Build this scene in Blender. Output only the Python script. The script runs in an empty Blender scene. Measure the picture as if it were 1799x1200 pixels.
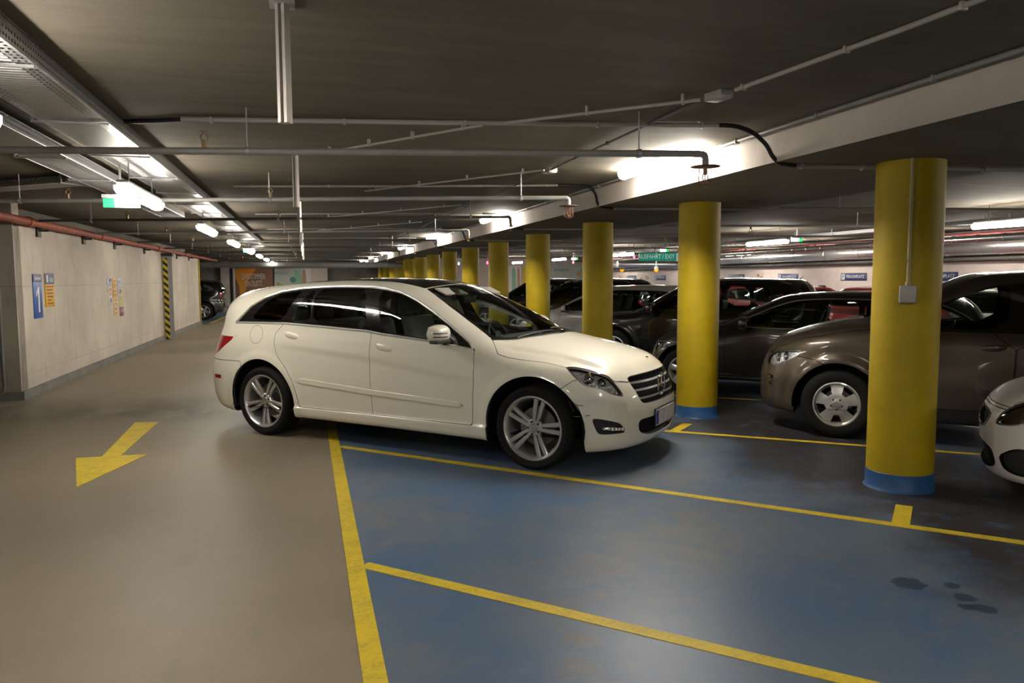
import bpy, bmesh, math, random
import numpy as np
from mathutils import Vector, Matrix

sc = bpy.context.scene
COL = sc.collection
random.seed(7); np.random.seed(7)
PI = math.pi

# ------------------------------------------------------------------ camera, world, exposure
CAM_H, F_PX, PITCH, YAW, ROLL = 1.66, 1330.03, .08309, .26451, -.00418
def make_camera():
    cy, sy, cp, sp = math.cos(YAW), math.sin(YAW), math.cos(PITCH), math.sin(PITCH)
    fw = Vector((sy * cp, cy * cp, -sp)); rt = Vector((cy, -sy, 0)); up = rt.cross(fw)
    cr, sr = math.cos(ROLL), math.sin(ROLL)
    r2 = rt * cr + up * sr; u2 = up * cr - rt * sr
    cam = bpy.data.objects.new('camera', bpy.data.cameras.new('camera'))
    M = Matrix((r2, u2, -fw)).transposed().to_4x4(); M.translation = (0, 0, CAM_H)
    cam.matrix_world = M
    cam.data.sensor_width = 36; cam.data.lens = F_PX / 1799 * 36
    cam.data.clip_start = .05; cam.data.clip_end = 300
    COL.objects.link(cam); sc.camera = cam
make_camera()
w = bpy.data.worlds.new('world'); sc.world = w; w.use_nodes = True
w.node_tree.nodes['Background'].inputs[0].default_value = (.9, .85, .8, 1)
w.node_tree.nodes['Background'].inputs[1].default_value = .02
sc.view_settings.view_transform = 'Standard'; sc.view_settings.look = 'None'
sc.view_settings.exposure = 2.05; sc.view_settings.gamma = 1; sc.view_settings.use_curve_mapping = False
sc.cycles.max_bounces = 8; sc.cycles.transparent_max_bounces = 16; sc.cycles.caustics_reflective = False; sc.cycles.caustics_refractive = False
sc.cycles.sample_clamp_indirect = 4.0
TUBE = 20.0            # emission of every fluorescent diffuser

# ------------------------------------------------------------------ materials
MATS = {}
def mat(name, color, rough=.5, metal=0., coat=0., spec=.5, emit=None, strength=0., noise=None, bump=None, coat_rough=.03):
    """Principled material; noise = (scale, amount, stretch xyz) varies the colour, bump = (scale, strength)."""
    if name in MATS: return MATS[name]
    m = bpy.data.materials.new(name); m.use_nodes = True; nt = m.node_tree
    b = nt.nodes['Principled BSDF']
    b.inputs['Base Color'].default_value = (*color, 1); b.inputs['Roughness'].default_value = rough
    b.inputs['Metallic'].default_value = metal; b.inputs['Coat Weight'].default_value = coat
    b.inputs['Coat Roughness'].default_value = coat_rough; b.inputs['Specular IOR Level'].default_value = spec
    if emit: b.inputs['Emission Color'].default_value = (*emit, 1); b.inputs['Emission Strength'].default_value = strength
    if noise or bump:
        tc = nt.nodes.new('ShaderNodeTexCoord')
    if noise:
        mp = nt.nodes.new('ShaderNodeMapping'); mp.inputs['Scale'].default_value = noise[2] if len(noise) > 2 else (1, 1, 1)
        nt.links.new(tc.outputs['Object'], mp.inputs[0])
        n = nt.nodes.new('ShaderNodeTexNoise'); n.inputs['Scale'].default_value = noise[0]; n.inputs['Detail'].default_value = 8; n.inputs['Roughness'].default_value = .65
        nt.links.new(mp.outputs[0], n.inputs['Vector'])
        r = nt.nodes.new('ShaderNodeValToRGB'); a = noise[1]
        r.color_ramp.elements[0].position = .3; r.color_ramp.elements[1].position = .7
        r.color_ramp.elements[0].color = (*[c * (1 - a) for c in color], 1); r.color_ramp.elements[1].color = (*[min(1, c * (1 + a)) for c in color], 1)
        nt.links.new(n.outputs['Fac'], r.inputs[0]); nt.links.new(r.outputs[0], b.inputs['Base Color'])
    if bump:
        n2 = nt.nodes.new('ShaderNodeTexNoise'); n2.inputs['Scale'].default_value = bump[0]; n2.inputs['Detail'].default_value = 6
        nt.links.new(tc.outputs['Object'], n2.inputs['Vector'])
        bp = nt.nodes.new('ShaderNodeBump'); bp.inputs['Strength'].default_value = bump[1]; bp.inputs['Distance'].default_value = .02
        nt.links.new(n2.outputs['Fac'], bp.inputs['Height']); nt.links.new(bp.outputs[0], b.inputs['Normal'])
    MATS[name] = m
    return m

def glass_mat(name, tint, ior=1.5, rough=0.):
    """Thin car glass: tinted see-through with Fresnel reflections."""
    if name in MATS: return MATS[name]
    m = bpy.data.materials.new(name); m.use_nodes = True; nt = m.node_tree
    nt.nodes.remove(nt.nodes['Principled BSDF'])
    out = nt.nodes['Material Output']
    t = nt.nodes.new('ShaderNodeBsdfTransparent'); t.inputs[0].default_value = (*tint, 1)
    g = nt.nodes.new('ShaderNodeBsdfGlossy'); g.inputs['Roughness'].default_value = rough; g.inputs[0].default_value = (.95, .97, .96, 1)
    fr = nt.nodes.new('ShaderNodeFresnel'); fr.inputs[0].default_value = ior
    mx = nt.nodes.new('ShaderNodeMixShader')
    nt.links.new(fr.outputs[0], mx.inputs[0]); nt.links.new(t.outputs[0], mx.inputs[1]); nt.links.new(g.outputs[0], mx.inputs[2])
    nt.links.new(mx.outputs[0], out.inputs[0])
    MATS[name] = m
    return m

def nd(nt, t, **kw):
    n = nt.nodes.new(t)
    for k, v in kw.items():
        if k in ('operation', 'blend_type', 'data_type', 'interpolation_type'): setattr(n, k, v)
    return n
class NT:
    """Small helper for building node chains."""
    def __init__(s, name):
        s.m = bpy.data.materials.new(name); s.m.use_nodes = True; s.t = s.m.node_tree; s.b = s.t.nodes['Principled BSDF']
        MATS[name] = s.m
        s.pos = s.t.nodes.new('ShaderNodeNewGeometry').outputs['Position']
        x = s.t.nodes.new('ShaderNodeSeparateXYZ'); s.t.links.new(s.pos, x.inputs[0]); s.x, s.y, s.z = x.outputs
    def put(s, sock, v):
        if hasattr(v, 'links'): s.t.links.new(v, sock)
        elif isinstance(v, tuple): sock.default_value = (*v, 1) if len(v) == 3 and len(sock.default_value) == 4 else v
        else: sock.default_value = v
    def math(s, op, a, b=0., c=None, clamp=False):
        n = s.t.nodes.new('ShaderNodeMath'); n.operation = op; n.use_clamp = clamp
        s.put(n.inputs[0], a); s.put(n.inputs[1], b)
        if c is not None: s.put(n.inputs[2], c)
        return n.outputs[0]
    def noise(s, scale, detail=6, rough=.6, stretch=(1, 1, 1), off=(0, 0, 0)):
        mp = s.t.nodes.new('ShaderNodeMapping'); mp.inputs['Scale'].default_value = stretch; mp.inputs['Location'].default_value = off
        s.t.links.new(s.pos, mp.inputs[0])
        n = s.t.nodes.new('ShaderNodeTexNoise'); n.inputs['Scale'].default_value = scale; n.inputs['Detail'].default_value = detail; n.inputs['Roughness'].default_value = rough
        s.t.links.new(mp.outputs[0], n.inputs['Vector'])
        return n.outputs['Fac']
    def step(s, a, b, v):
        n = s.t.nodes.new('ShaderNodeMapRange'); n.interpolation_type = 'SMOOTHSTEP'
        s.put(n.inputs['Value'], v); n.inputs['From Min'].default_value = a; n.inputs['From Max'].default_value = b
        return n.outputs[0]
    def mix(s, f, a, b):
        n = s.t.nodes.new('ShaderNodeMix'); n.data_type = 'RGBA'
        s.put(n.inputs[0], f); s.put(n.inputs[6], a); s.put(n.inputs[7], b)
        return n.outputs[2]
    def bump(s, h, strength=.2, dist=.01):
        n = s.t.nodes.new('ShaderNodeBump'); n.inputs['Strength'].default_value = strength; n.inputs['Distance'].default_value = dist
        s.put(n.inputs['Height'], h); s.t.links.new(n.outputs[0], s.b.inputs['Normal'])
    def set(s, **kw):
        for k, v in kw.items(): s.put(s.b.inputs[{'color': 'Base Color', 'rough': 'Roughness', 'spec': 'Specular IOR Level', 'metal': 'Metallic'}[k]], v)

# ------------------------------------------------------------------ objects
def link(o, parent=None):
    COL.objects.link(o)
    if parent is not None: o.parent = parent
    return o
def tag(o, label=None, cat=None, group=None, kind=None):
    if label: o['label'] = label
    if cat: o['category'] = cat
    if group: o['group'] = group
    if kind: o['kind'] = kind
    return o
def empty(name, loc=(0, 0, 0), rz=0., label=None, cat=None, group=None):
    o = bpy.data.objects.new(name, None); o.empty_display_size = .1
    o.location = loc; o.rotation_euler = (0, 0, rz)
    return tag(link(o), label, cat, group)
def mesh_obj(name, bm, m, parent=None, smooth=40, loc=None):
    me = bpy.data.meshes.new(name); bm.normal_update()
    bm.to_mesh(me); bm.free()
    for mm in (m if isinstance(m, (list, tuple)) else [m]): me.materials.append(mm)
    if smooth:
        me.polygons.foreach_set('use_smooth', [True] * len(me.polygons))
        me.set_sharp_from_angle(angle=math.radians(smooth))
    o = bpy.data.objects.new(name, me)
    if loc is not None: o.location = loc
    return link(o, parent)
def copy_tree(o, parent=None):
    c = o.copy(); link(c, parent)
    for ch in list(o.children): copy_tree(ch, c)
    return c

def BM(): return bmesh.new()
def box(bm, c, s, M=None, bevel=0., seg=2):
    r = bmesh.ops.create_cube(bm, size=1)
    vs = r['verts']
    for v in vs: v.co = Vector((v.co.x * s[0], v.co.y * s[1], v.co.z * s[2]))
    if bevel:
        es = list({e for v in vs for e in v.link_edges})
        q = bmesh.ops.bevel(bm, geom=es, offset=bevel, segments=seg, affect='EDGES', profile=.5)
        vs = list({v for f in q['faces'] for v in f.verts} | {v for v in vs if v.is_valid})
    for v in vs: v.co = v.co + Vector(c)
    if M is not None:
        for v in vs: v.co = M @ v.co
    return vs
def quad_strip(bm, rings, closed=True, caps=True, flip=False):
    R = [[bm.verts.new(p) for p in r] for r in rings]
    n = len(R[0])
    for i in range(len(R) - 1):
        for j in range(n if closed else n - 1):
            a, b, c, d = R[i][j], R[i][(j + 1) % n], R[i + 1][(j + 1) % n], R[i + 1][j]
            bm.faces.new((d, c, b, a) if flip else (a, b, c, d))
    if caps and closed:
        bm.faces.new(R[0] if flip else R[0][::-1]); bm.faces.new(R[-1][::-1] if flip else R[-1])
    return R
def tube(bm, pts, r, n=10, caps=True):
    """Round tube along a polyline; r is one radius or one per point."""
    pts = [Vector(p) for p in pts]
    rr = r if isinstance(r, (list, tuple)) else [r] * len(pts)
    rings = []; t0 = None; up = None
    for i, p in enumerate(pts):
        t = ((pts[i] - pts[i - 1]).normalized() if i else Vector((0, 0, 0))) + ((pts[i + 1] - pts[i]).normalized() if i < len(pts) - 1 else Vector((0, 0, 0)))
        t.normalize()
        if up is None:
            up = Vector((0, 0, 1)) if abs(t.z) < .9 else Vector((1, 0, 0))
        s = t.cross(up).normalized(); up = s.cross(t).normalized()
        k = 1.
        if 0 < i < len(pts) - 1:
            k = 1 / max(.5, math.cos((pts[i] - pts[i - 1]).angle(pts[i + 1] - pts[i]) / 2))
        rings.append([p + (s * math.cos(a) + up * math.sin(a)) * rr[i] * (k if k < 1.3 else 1) for a in [2 * PI * j / n for j in range(n)]])
    quad_strip(bm, rings, caps=caps)
def bend(pts, r=.06, n=6):
    """Rounds the corners of a polyline."""
    pts = [Vector(p) for p in pts]; out = [pts[0]]
    for i in range(1, len(pts) - 1):
        a, b, c = pts[i - 1], pts[i], pts[i + 1]
        q = min(r, (a - b).length * .45, (c - b).length * .45)
        p0 = b + (a - b).normalized() * q; p1 = b + (c - b).normalized() * q
        for k in range(n + 1):
            t = k / n; out.append(p0 * (1 - t) ** 2 + b * 2 * t * (1 - t) + p1 * t * t)
    out.append(pts[-1]); return out
def lathe(bm, prof, n=32, axis='y', c=(0, 0, 0), closed=False):
    """prof: (radius, height) pairs turned about an axis."""
    c = Vector(c); rings = []
    for k in range(n):
        a = 2 * PI * k / n; ca, sa = math.cos(a), math.sin(a)
        if axis == 'y': rings.append([c + Vector((r * ca, h, r * sa)) for r, h in prof])
        elif axis == 'z': rings.append([c + Vector((r * ca, r * sa, h)) for r, h in prof])
        else: rings.append([c + Vector((h, r * ca, r * sa)) for r, h in prof])
    R = [[bm.verts.new(p) for p in r] for r in rings]; m = len(prof)
    for i in range(n):
        for j in range(m if closed else m - 1):
            q = (R[i][j], R[(i + 1) % n][j], R[(i + 1) % n][(j + 1) % m], R[i][(j + 1) % m])
            try: bm.faces.new(q if axis != 'y' else q[::-1])
            except ValueError: pass
    bmesh.ops.remove_doubles(bm, verts=[v for r in R for v in r], dist=1e-5)
def prism(bm, poly, a, b, axis='z'):
    """Extrudes a 2-D polygon between a and b along an axis."""
    def P(p, h): return {'z': (p[0], p[1], h), 'y': (p[0], h, p[1]), 'x': (h, p[0], p[1])}[axis]
    lo = [bm.verts.new(P(p, a)) for p in poly]; hi = [bm.verts.new(P(p, b)) for p in poly]
    n = len(poly)
    fs = [bm.faces.new(lo[::-1]), bm.faces.new(hi)]
    for i in range(n): fs.append(bm.faces.new((lo[i], lo[(i + 1) % n], hi[(i + 1) % n], hi[i])))
    bmesh.ops.recalc_face_normals(bm, faces=fs)
FONT = None
def text_bm(txt, size, squeeze=1., align='CENTER', depth=.002):
    cu = bpy.data.curves.new('lettering', 'FONT'); cu.body = txt; cu.size = size; cu.align_x = align; cu.align_y = 'CENTER'; cu.extrude = depth; cu.space_line = .95
    o = bpy.data.objects.new('lettering', cu); COL.objects.link(o)
    dg = bpy.context.evaluated_depsgraph_get(); me = bpy.data.meshes.new_from_object(o.evaluated_get(dg))
    bm = BM(); bm.from_mesh(me); bpy.data.objects.remove(o); bpy.data.curves.remove(cu); bpy.data.meshes.remove(me)
    for v in bm.verts: v.co.x *= squeeze
    return bm
def text(name, txt, size, m, M, parent=None, squeeze=1., align='CENTER', bold=0.):
    bm = text_bm(txt, size, squeeze, align)
    bm.transform(M)
    return mesh_obj(name, bm, m, parent, smooth=0)
# ------------------------------------------------------------------ the garage itself
def floor_mat():
    n = NT('garage floor')
    n1 = n.noise(.55, 8, .62); n2 = n.noise(2.2, 8, .7, (1, .35, 1)); n3 = n.noise(40, 4, .6); n4 = n.noise(.9, 8, .65, (1, 1, 1), (13, 4, 0)); n5 = n.noise(6, 8, .7, (1, 1, 1), (3, 9, 0))
    lane = n.mix(n.step(.35, .68, n1), (.190, .157, .111), (.232, .196, .146))
    lane = n.mix(n.math('MULTIPLY', n.step(.52, .72, n2), .45), lane, (.150, .124, .088))
    # tyre dirt across the lane behind the parked car
    band = n.math('MULTIPLY', n.step(9.0, 9.9, n.math('ADD', n.y, n.math('MULTIPLY', n.x, .16))), n.step(11.6, 10.2, n.math('ADD', n.y, n.math('MULTIPLY', n.x, .16))))
    lane = n.mix(n.math('MULTIPLY', n.math('MULTIPLY', band, n.step(.34, .58, n2)), .85), lane, (.105, .085, .062))
    lane = n.mix(n.math('MULTIPLY', n.step(.46, .30, n3), .22), lane, (.17, .145, .11))
    blue = n.mix(n.step(.32, .66, n4), (.056, .116, .225), (.098, .140, .200))
    worn = n.step(.46, .63, n.math('ADD', n.math('MULTIPLY', n1, .55), n.math('MULTIPLY', n5, .45)))
    blue = n.mix(n.math('MULTIPLY', worn, .68), blue, (.165, .158, .160))
    rust = n.math('MULTIPLY', n.step(.56, .68, n.noise(1.1, 8, .7, (1, 1, 1), (31, 2, 0))), .5)
    blue = n.mix(rust, blue, (.170, .120, .090))
    blue = n.mix(n.math('MULTIPLY', n.step(.44, .28, n3), .25), blue, (.16, .16, .165))
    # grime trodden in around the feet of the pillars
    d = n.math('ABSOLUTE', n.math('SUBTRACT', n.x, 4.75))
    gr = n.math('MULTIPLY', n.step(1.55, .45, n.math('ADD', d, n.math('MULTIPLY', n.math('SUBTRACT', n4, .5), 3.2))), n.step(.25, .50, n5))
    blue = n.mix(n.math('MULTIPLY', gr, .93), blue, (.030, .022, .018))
    for cx, cy, r in ((3.119, 3.288, .085), (3.322, 3.206, .04), (3.256, 3.058, .055), (3.239, 2.929, .055), (3.736, 5.835, .09), (3.165, 2.965, .035)):
        dd = n.math('SQRT', n.math('ADD', n.math('POWER', n.math('SUBTRACT', n.x, cx), 2), n.math('POWER', n.math('SUBTRACT', n.y, cy), 2)))
        dd = n.math('ADD', dd, n.math('MULTIPLY', n.math('SUBTRACT', n.noise(14, 2), .5), .07))
        blue = n.mix(n.math('MULTIPLY', n.step(r + .008, r - .008, dd), .85), blue, (.016, .042, .075))
    isb = n.math('MULTIPLY', n.step(.225, .235, n.x), n.step(9.6, 9.59, n.x))
    isb = n.math('MAXIMUM', isb, n.step(11.9, 11.91, n.x))
    isb = n.math('MAXIMUM', isb, n.math('MULTIPLY', n.step(-3.55, -3.56, n.x), n.step(30.5, 30.6, n.y)))
    n.set(color=n.mix(isb, lane, blue), rough=n.math('ADD', n.math('MULTIPLY', n1, .30), n.math('SUBTRACT', .36, n.math('MULTIPLY', isb, .08))), spec=.42)
    n.bump(n.math('ADD', n3, n.math('MULTIPLY', n5, 1.5)), .10, .01)
    return n.m
def concrete_mat(name, c0, c1, joints=None, stain=.35, bumpy=.15, axis='y'):
    n = NT(name)
    a = n.noise(.8, 8, .65); b = n.noise(7, 8, .7, (1, 1, .25)); g = n.noise(60, 3, .6)
    col = n.mix(n.step(.33, .67, a), c0, c1)
    col = n.mix(n.math('MULTIPLY', n.step(.52, .70, b), stain), col, tuple(v * .55 for v in c0))
    if joints:
        u = n.y if axis == 'y' else n.x
        for off, per, v in joints:
            q = n.math('ABSOLUTE', n.math('SUBTRACT', n.math('MODULO', n.math('ADD', u if v == 'h' else n.z, off + 100 * per), per), per / 2))
            col = n.mix(n.math('MULTIPLY', n.math('MULTIPLY', n.step(.018, .004, q), n.step(.40, .55, a)), .28), col, tuple(v_ * .45 for v_ in c0))
    n.set(color=col, rough=.85, spec=.25)
    n.bump(n.math('ADD', b, n.math('MULTIPLY', g, .4)), bumpy, .02)
    return n.m
def ceiling_mat():
    n = NT('board marked concrete')
    a = n.noise(.45, 8, .6); s = n.noise(2.6, 9, .72, (.30, 2.6, 1)); g = n.noise(45, 3, .6)
    col = n.mix(n.step(.3, .7, a), (.115, .099, .074), (.155, .136, .104))
    col = n.mix(n.math('MULTIPLY', n.step(.46, .66, s), .38), col, (.205, .183, .145))
    col = n.mix(n.math('MULTIPLY', n.step(.50, .34, s), .35), col, (.100, .086, .064))
    n.set(color=col, rough=.8, spec=.3); n.bump(n.math('ADD', s, n.math('MULTIPLY', g, .3)), .25, .02)
    return n.m
def struct(name, bm, m, smooth=0):
    return tag(mesh_obj(name, bm, m, None, smooth), kind='structure')
def plane(name, pts, m):
    bm = BM(); bm.faces.new([bm.verts.new(p) for p in pts]); return struct(name, bm, m)

Y0, Y1, XL, XR = -9.0, 50.5, -9.5, 16.0
FLOOR = floor_mat(); CEIL = ceiling_mat()
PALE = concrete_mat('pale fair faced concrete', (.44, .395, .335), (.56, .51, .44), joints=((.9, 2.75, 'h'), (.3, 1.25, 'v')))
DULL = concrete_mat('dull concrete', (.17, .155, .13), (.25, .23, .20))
WHITE = concrete_mat('white painted masonry', (.44, .38, .355), (.52, .455, .43), stain=.12)
LIMEW = concrete_mat('limewashed beam side', (.50, .45, .41), (.60, .545, .50), stain=.2)
plane('floor', [(XL, Y0, 0), (XR + .5, Y0, 0), (XR + .5, Y1 + .5, 0), (XL, Y1 + .5, 0)], FLOOR)
bm = BM()
ZC, ZB, XB0, XB1 = 2.78, 2.535, 3.475, 5.60
prism(bm, [(XL, ZC), (XB0 + .02, ZC), (XB0 + .02, ZC + .3), (XL, ZC + .3)], Y0, Y1 + .5, 'y'); struct('ceiling', bm, CEIL)
bm = BM(); prism(bm, [(XB1 - .02, ZC), (XR + .5, ZC), (XR + .5, ZC + .3), (XB1 - .02, ZC + .3)], Y0, Y1 + .5, 'y'); struct('ceiling_right', bm, CEIL)
bm = BM(); prism(bm, [(XB0, ZB), (XB1, ZB), (XB1, ZC + .25), (XB0, ZC + .25)], Y0, Y1 + .5, 'y')
bm.normal_update()
for fc in bm.faces: fc.material_index = 1 if abs(fc.normal.x) > .7 else 0
o = mesh_obj('ceiling_beam', bm, [CEIL, LIMEW], None, 0); tag(o, kind='structure')
# left wall with its lower face, the set-back above it, and the return that faces the lane
XW = -3.86
bm = BM(); box(bm, (XW - .15, (11.9 + 30.5) / 2, 1.22), (.30, 18.6, 2.44)); struct('wall_left', bm, PALE)
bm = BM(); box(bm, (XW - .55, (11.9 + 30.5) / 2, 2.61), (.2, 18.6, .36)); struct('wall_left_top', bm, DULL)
PALEX = concrete_mat('pale return concrete', (.36, .325, .275), (.45, .41, .35), joints=((.55, 1.1, 'h'), (.3, 1.25, 'v')), axis='x')
bm = BM(); box(bm, (XW - 2.99, 12.0, 1.39), (5.98, .26, 2.78)); struct('wall_return', bm, PALEX)
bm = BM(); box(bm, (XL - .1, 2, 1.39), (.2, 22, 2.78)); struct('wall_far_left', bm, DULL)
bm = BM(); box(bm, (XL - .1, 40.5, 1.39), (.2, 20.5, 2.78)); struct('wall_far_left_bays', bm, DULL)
bm = BM(); box(bm, (XW + .02, (11.83 + 30.5) / 2, .06), (.05, 18.67, .12)); box(bm, (XW - 2.98, 11.855, .06), (6.0, .05, .12)); struct('baseboard_left', bm, mat('grey painted skirting', (.17, .165, .155), .7, noise=(3, .25)))
bm = BM(); box(bm, (XR + .1, 20.5, 1.39), (.2, 60.5, 2.78)); struct('wall_right', bm, WHITE)
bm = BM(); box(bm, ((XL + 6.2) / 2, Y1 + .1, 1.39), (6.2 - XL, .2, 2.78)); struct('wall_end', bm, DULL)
bm = BM(); box(bm, (11.3, 41.35, 1.39), (9.4, .2, 2.78)); struct('wall_end_right', bm, WHITE)
bm = BM(); box(bm, ((XL + XR) / 2, Y0 - .1, 1.39), (XR - XL + 1, .2, 2.78)); struct('wall_behind', bm, DULL)
for i, x in enumerate((-8.3, -6.6, -4.85)):
    bm = BM(); box(bm, (x, Y1 - .15, 1.39), (.5, .3, 2.78)); struct('pillar' if not i else 'pillar', bm, LIMEW)

# ------------------------------------------------------------------ painted markings
def yellow_paint():
    n = NT('worn yellow road paint'); a = n.noise(5, 8, .75); b = n.noise(45, 4, .7)
    m = n.math('ADD', n.math('MULTIPLY', a, .6), n.math('MULTIPLY', b, .4))
    col = n.mix(n.step(.42, .66, m), (.66, .49, .018), (.42, .31, .035))
    col = n.mix(n.math('MULTIPLY', n.step(.60, .68, m), .8), col, (.16, .14, .10))
    n.set(color=col, rough=.55); return n.m
YEL = yellow_paint()
def flat(name, poly, m, z=.004, **kw):
    bm = BM(); prism(bm, poly, .0005, z, 'z'); return tag(mesh_obj(name, bm, m, None, 0), **kw)
def strip(a, b, w):
    a, b = Vector(a), Vector(b); d = (b - a).normalized(); p = Vector((-d.y, d.x)) * w / 2
    return [tuple(a - p), tuple(b - p), tuple(b + p), tuple(a + p)]
# lane edge line, bay lines at 45 degrees, short ticks along the pillar row
flat('floor_marking', strip((.235, Y0), (.235, 49.5), .10), YEL, kind='structure')
for k in range(-2, 13):
    s = 7.93 + 3.25 * k - .03
    x1 = (4.9 if k < 1 else 3.74) if k < 12 else 1
    flat('floor_marking', strip((.285, s - .285), (x1 + .05, s - x1 - .05), .085 if k else .08), YEL, .003, kind='structure')
    # tick, and the line of the facing bay
    px, py = 3.80, s - 3.80
    flat('floor_marking', strip((px + .02, py + .02), (px + .36, py + .36), .11), YEL, .0026, kind='structure')
    if k >= 1: flat('floor_marking', strip((3.74, s - 3.74), (8.4, s + .98 - 8.4), .075), YEL, .0022, kind='structure')
flat('floor_marking', strip((-3.56, 30.9), (-3.56, 49), .10), YEL, kind='structure')
flat('direction_arrow', [(-1.968, 9.57), (-1.711, 9.55), (-1.737, 7.79), (-1.50, 7.77), (-1.824, 6.68), (-2.12, 7.79), (-1.90, 7.79)], YEL, label='large yellow arrow painted on the grey lane floor pointing towards the viewer', cat='floor arrow')

# ------------------------------------------------------------------ pillars
def pillar_mat():
    n = NT('yellow pillar paint'); a = n.noise(2.5, 7, .65); b = n.noise(70, 3, .6); sc_ = n.noise(5, 8, .75, (1, 1, 3))
    col = n.mix(n.step(.35, .7, a), (.40, .290, .002), (.34, .24, .002))
    low = n.math('MULTIPLY', n.step(1.2, .1, n.z), n.step(.60, .68, sc_))
    col = n.mix(n.math('MULTIPLY', low, .45), col, (.20, .15, .02))
    n.set(color=col, rough=.55, spec=.35); n.bump(n.math('ADD', b, n.math('MULTIPLY', a, .6)), .18, .008); return n.m
YP = pillar_mat(); BP = mat('blue pillar foot paint', (.018, .085, .24), .5, noise=(6, .35))
CX, CY0, CS, CR = 4.519, 4.91, 3.2495, .243
ords = ['nearest', 'second', 'third', 'fourth', 'fifth', 'sixth', 'seventh', 'eighth', 'ninth', 'tenth', 'eleventh', 'twelfth', 'thirteenth', 'fourteenth']
for k in range(14):
    lab = 'nearest thick yellow round pillar carrying a grey switch box, on blue foot band' if k == 0 else 'yellow round pillar with blue foot band in front of the white car bonnet, second in the row' if k == 1 else f'yellow round pillar, {ords[k]} from the viewer along the row'
    root = empty('round_pillar', (CX, CY0 + CS * k, 0), 0, lab, 'pillar', 'yellow pillars along the parking bays')
    if k == 0:
        bm = BM(); lathe(bm, [(CR, .0), (CR, ZB + .01), (0, ZB + .01)], 72, 'z'); shaft = mesh_obj('shaft', bm, YP, root, 50)
        bm = BM(); lathe(bm, [(CR + .018, .0), (CR + .010, .012), (CR + .004, .02), (CR + .004, .135), (CR, .138)], 72, 'z'); foot = mesh_obj('foot_band', bm, BP, root, 50)
    else:
        link(shaft.copy(), root); link(foot.copy(), root)
# ------------------------------------------------------------------ car body surfaces (numpy)
def pchip(pts):
    pts = np.array(pts, float); pts = pts[np.argsort(pts[:, 0])]
    x, y = pts[:, 0], pts[:, 1]; h = np.diff(x); d = np.diff(y) / h
    m = np.zeros_like(x); m[0], m[-1] = d[0], d[-1]
    for i in range(1, len(x) - 1):
        if d[i - 1] * d[i] > 0:
            w1, w2 = 2 * h[i] + h[i - 1], h[i] + 2 * h[i - 1]
            m[i] = (w1 + w2) / (w1 / d[i - 1] + w2 / d[i])
    # resample into a fine table, evaluated by linear interpolation, a little smoothed
    xs = np.linspace(x[0], x[-1], 1500); i = np.clip(np.searchsorted(x, xs) - 1, 0, len(h) - 1)
    t = (xs - x[i]) / h[i]
    ys = (2*t**3-3*t**2+1)*y[i] + (t**3-2*t**2+t)*h[i]*m[i] + (-2*t**3+3*t**2)*y[i+1] + (t**3-t**2)*h[i]*m[i+1]
    def ev(q):
        q = np.asarray(q, float); v = np.interp(q, xs, ys)
        return np.where(q > xs[-1], ys[-1] + (q - xs[-1]) * m[-1], np.where(q < xs[0], ys[0] + (q - xs[0]) * m[0], v))
    return ev

def smax(a, b, k):
    h = np.maximum(k - np.abs(a - b), 0) / k
    return np.maximum(a, b) + h * h * k * .25

def sstep(a, b, x):
    t = np.clip((x - a) / (b - a), 0, 1)
    return t * t * (3 - 2 * t)

def car_fn(s):
    """Signed field of a closed car body, x forward from the rear axle, y left, z up."""
    T = pchip(s['top']); Wz = pchip(s['width']); XF = pchip(s['nose']); XR = pchip(s['tail']); B = pchip(s['bottom'])
    cw = s.get('crease'); CR = pchip(cw) if cw else None
    wm = s['halfwidth']; xs0, xs1 = s['cabin']
    hx = s['wheelbase']; R = s['arch']; wr = s['wheel_r']
    def f(P):
        x, y, z = P[..., 0], np.abs(P[..., 1]), P[..., 2]
        q = y / .75
        fr = sstep(xs0, xs1, x)
        xe = x + q * q * (s['wrap_front'] * fr - s['wrap_rear'] * (1 - fr))
        t = T(xe); dt = (T(xe + .02) - T(xe - .02)) / .04
        crown = s.get('crown', .05)
        top = (z - t + crown * q ** 2.2) / np.sqrt(1 + np.minimum(dt * dt, 9))
        w = Wz(z) * (1 - s.get('taper', .04) * sstep(hx * .72, hx + .9, x) - s.get('taper_rear', .03) * sstep(.5, -1.0, x))
        if CR is not None:
            w = w - s.get('crease_depth', .014) * sstep(.03, -.05, z - CR(x)) * sstep(.12, .45, x) * sstep(hx - .3, hx - .75, x)
        for xc in (0, hx):
            d = np.sqrt((x - xc) ** 2 + (z - wr) ** 2)
            w = w + s.get('flare', .018) * sstep(R + .11, R + .02, d)
        if 'sill' in s:
            w = w + .022 * sstep(s['sill'] + .012, s['sill'] - .012, z) * sstep(.3, .5, x) * sstep(hx - .3, hx - .5, x)
        side = y - w
        a = y / wm
        fro = x - XF(z) + s['plan_front'][0] * a ** s['plan_front'][1]
        rea = XR(z) - x + s['plan_rear'][0] * a ** s['plan_rear'][1]
        k = s.get('k_hood', .20) * fr + s.get('k_roof', .22) * (1 - fr)
        k = np.where(x > xs1, s.get('k_hood', .20), k)
        v = smax(side, fro, s.get('k_front', .45))
        v = smax(v, rea, s.get('k_rear', .35))
        v = smax(v, top, k)
        v = smax(v, B(x) - z, .06)
        for c in s.get('carve', ()):
            v = c(v, x, y, z)
        return v
    return f

def grad(f, P, e=.002):
    g = np.empty_like(P)
    for i in range(3):
        d = np.zeros(3); d[i] = e
        g[..., i] = (f(P + d) - f(P - d)) / (2 * e)
    return g

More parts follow.
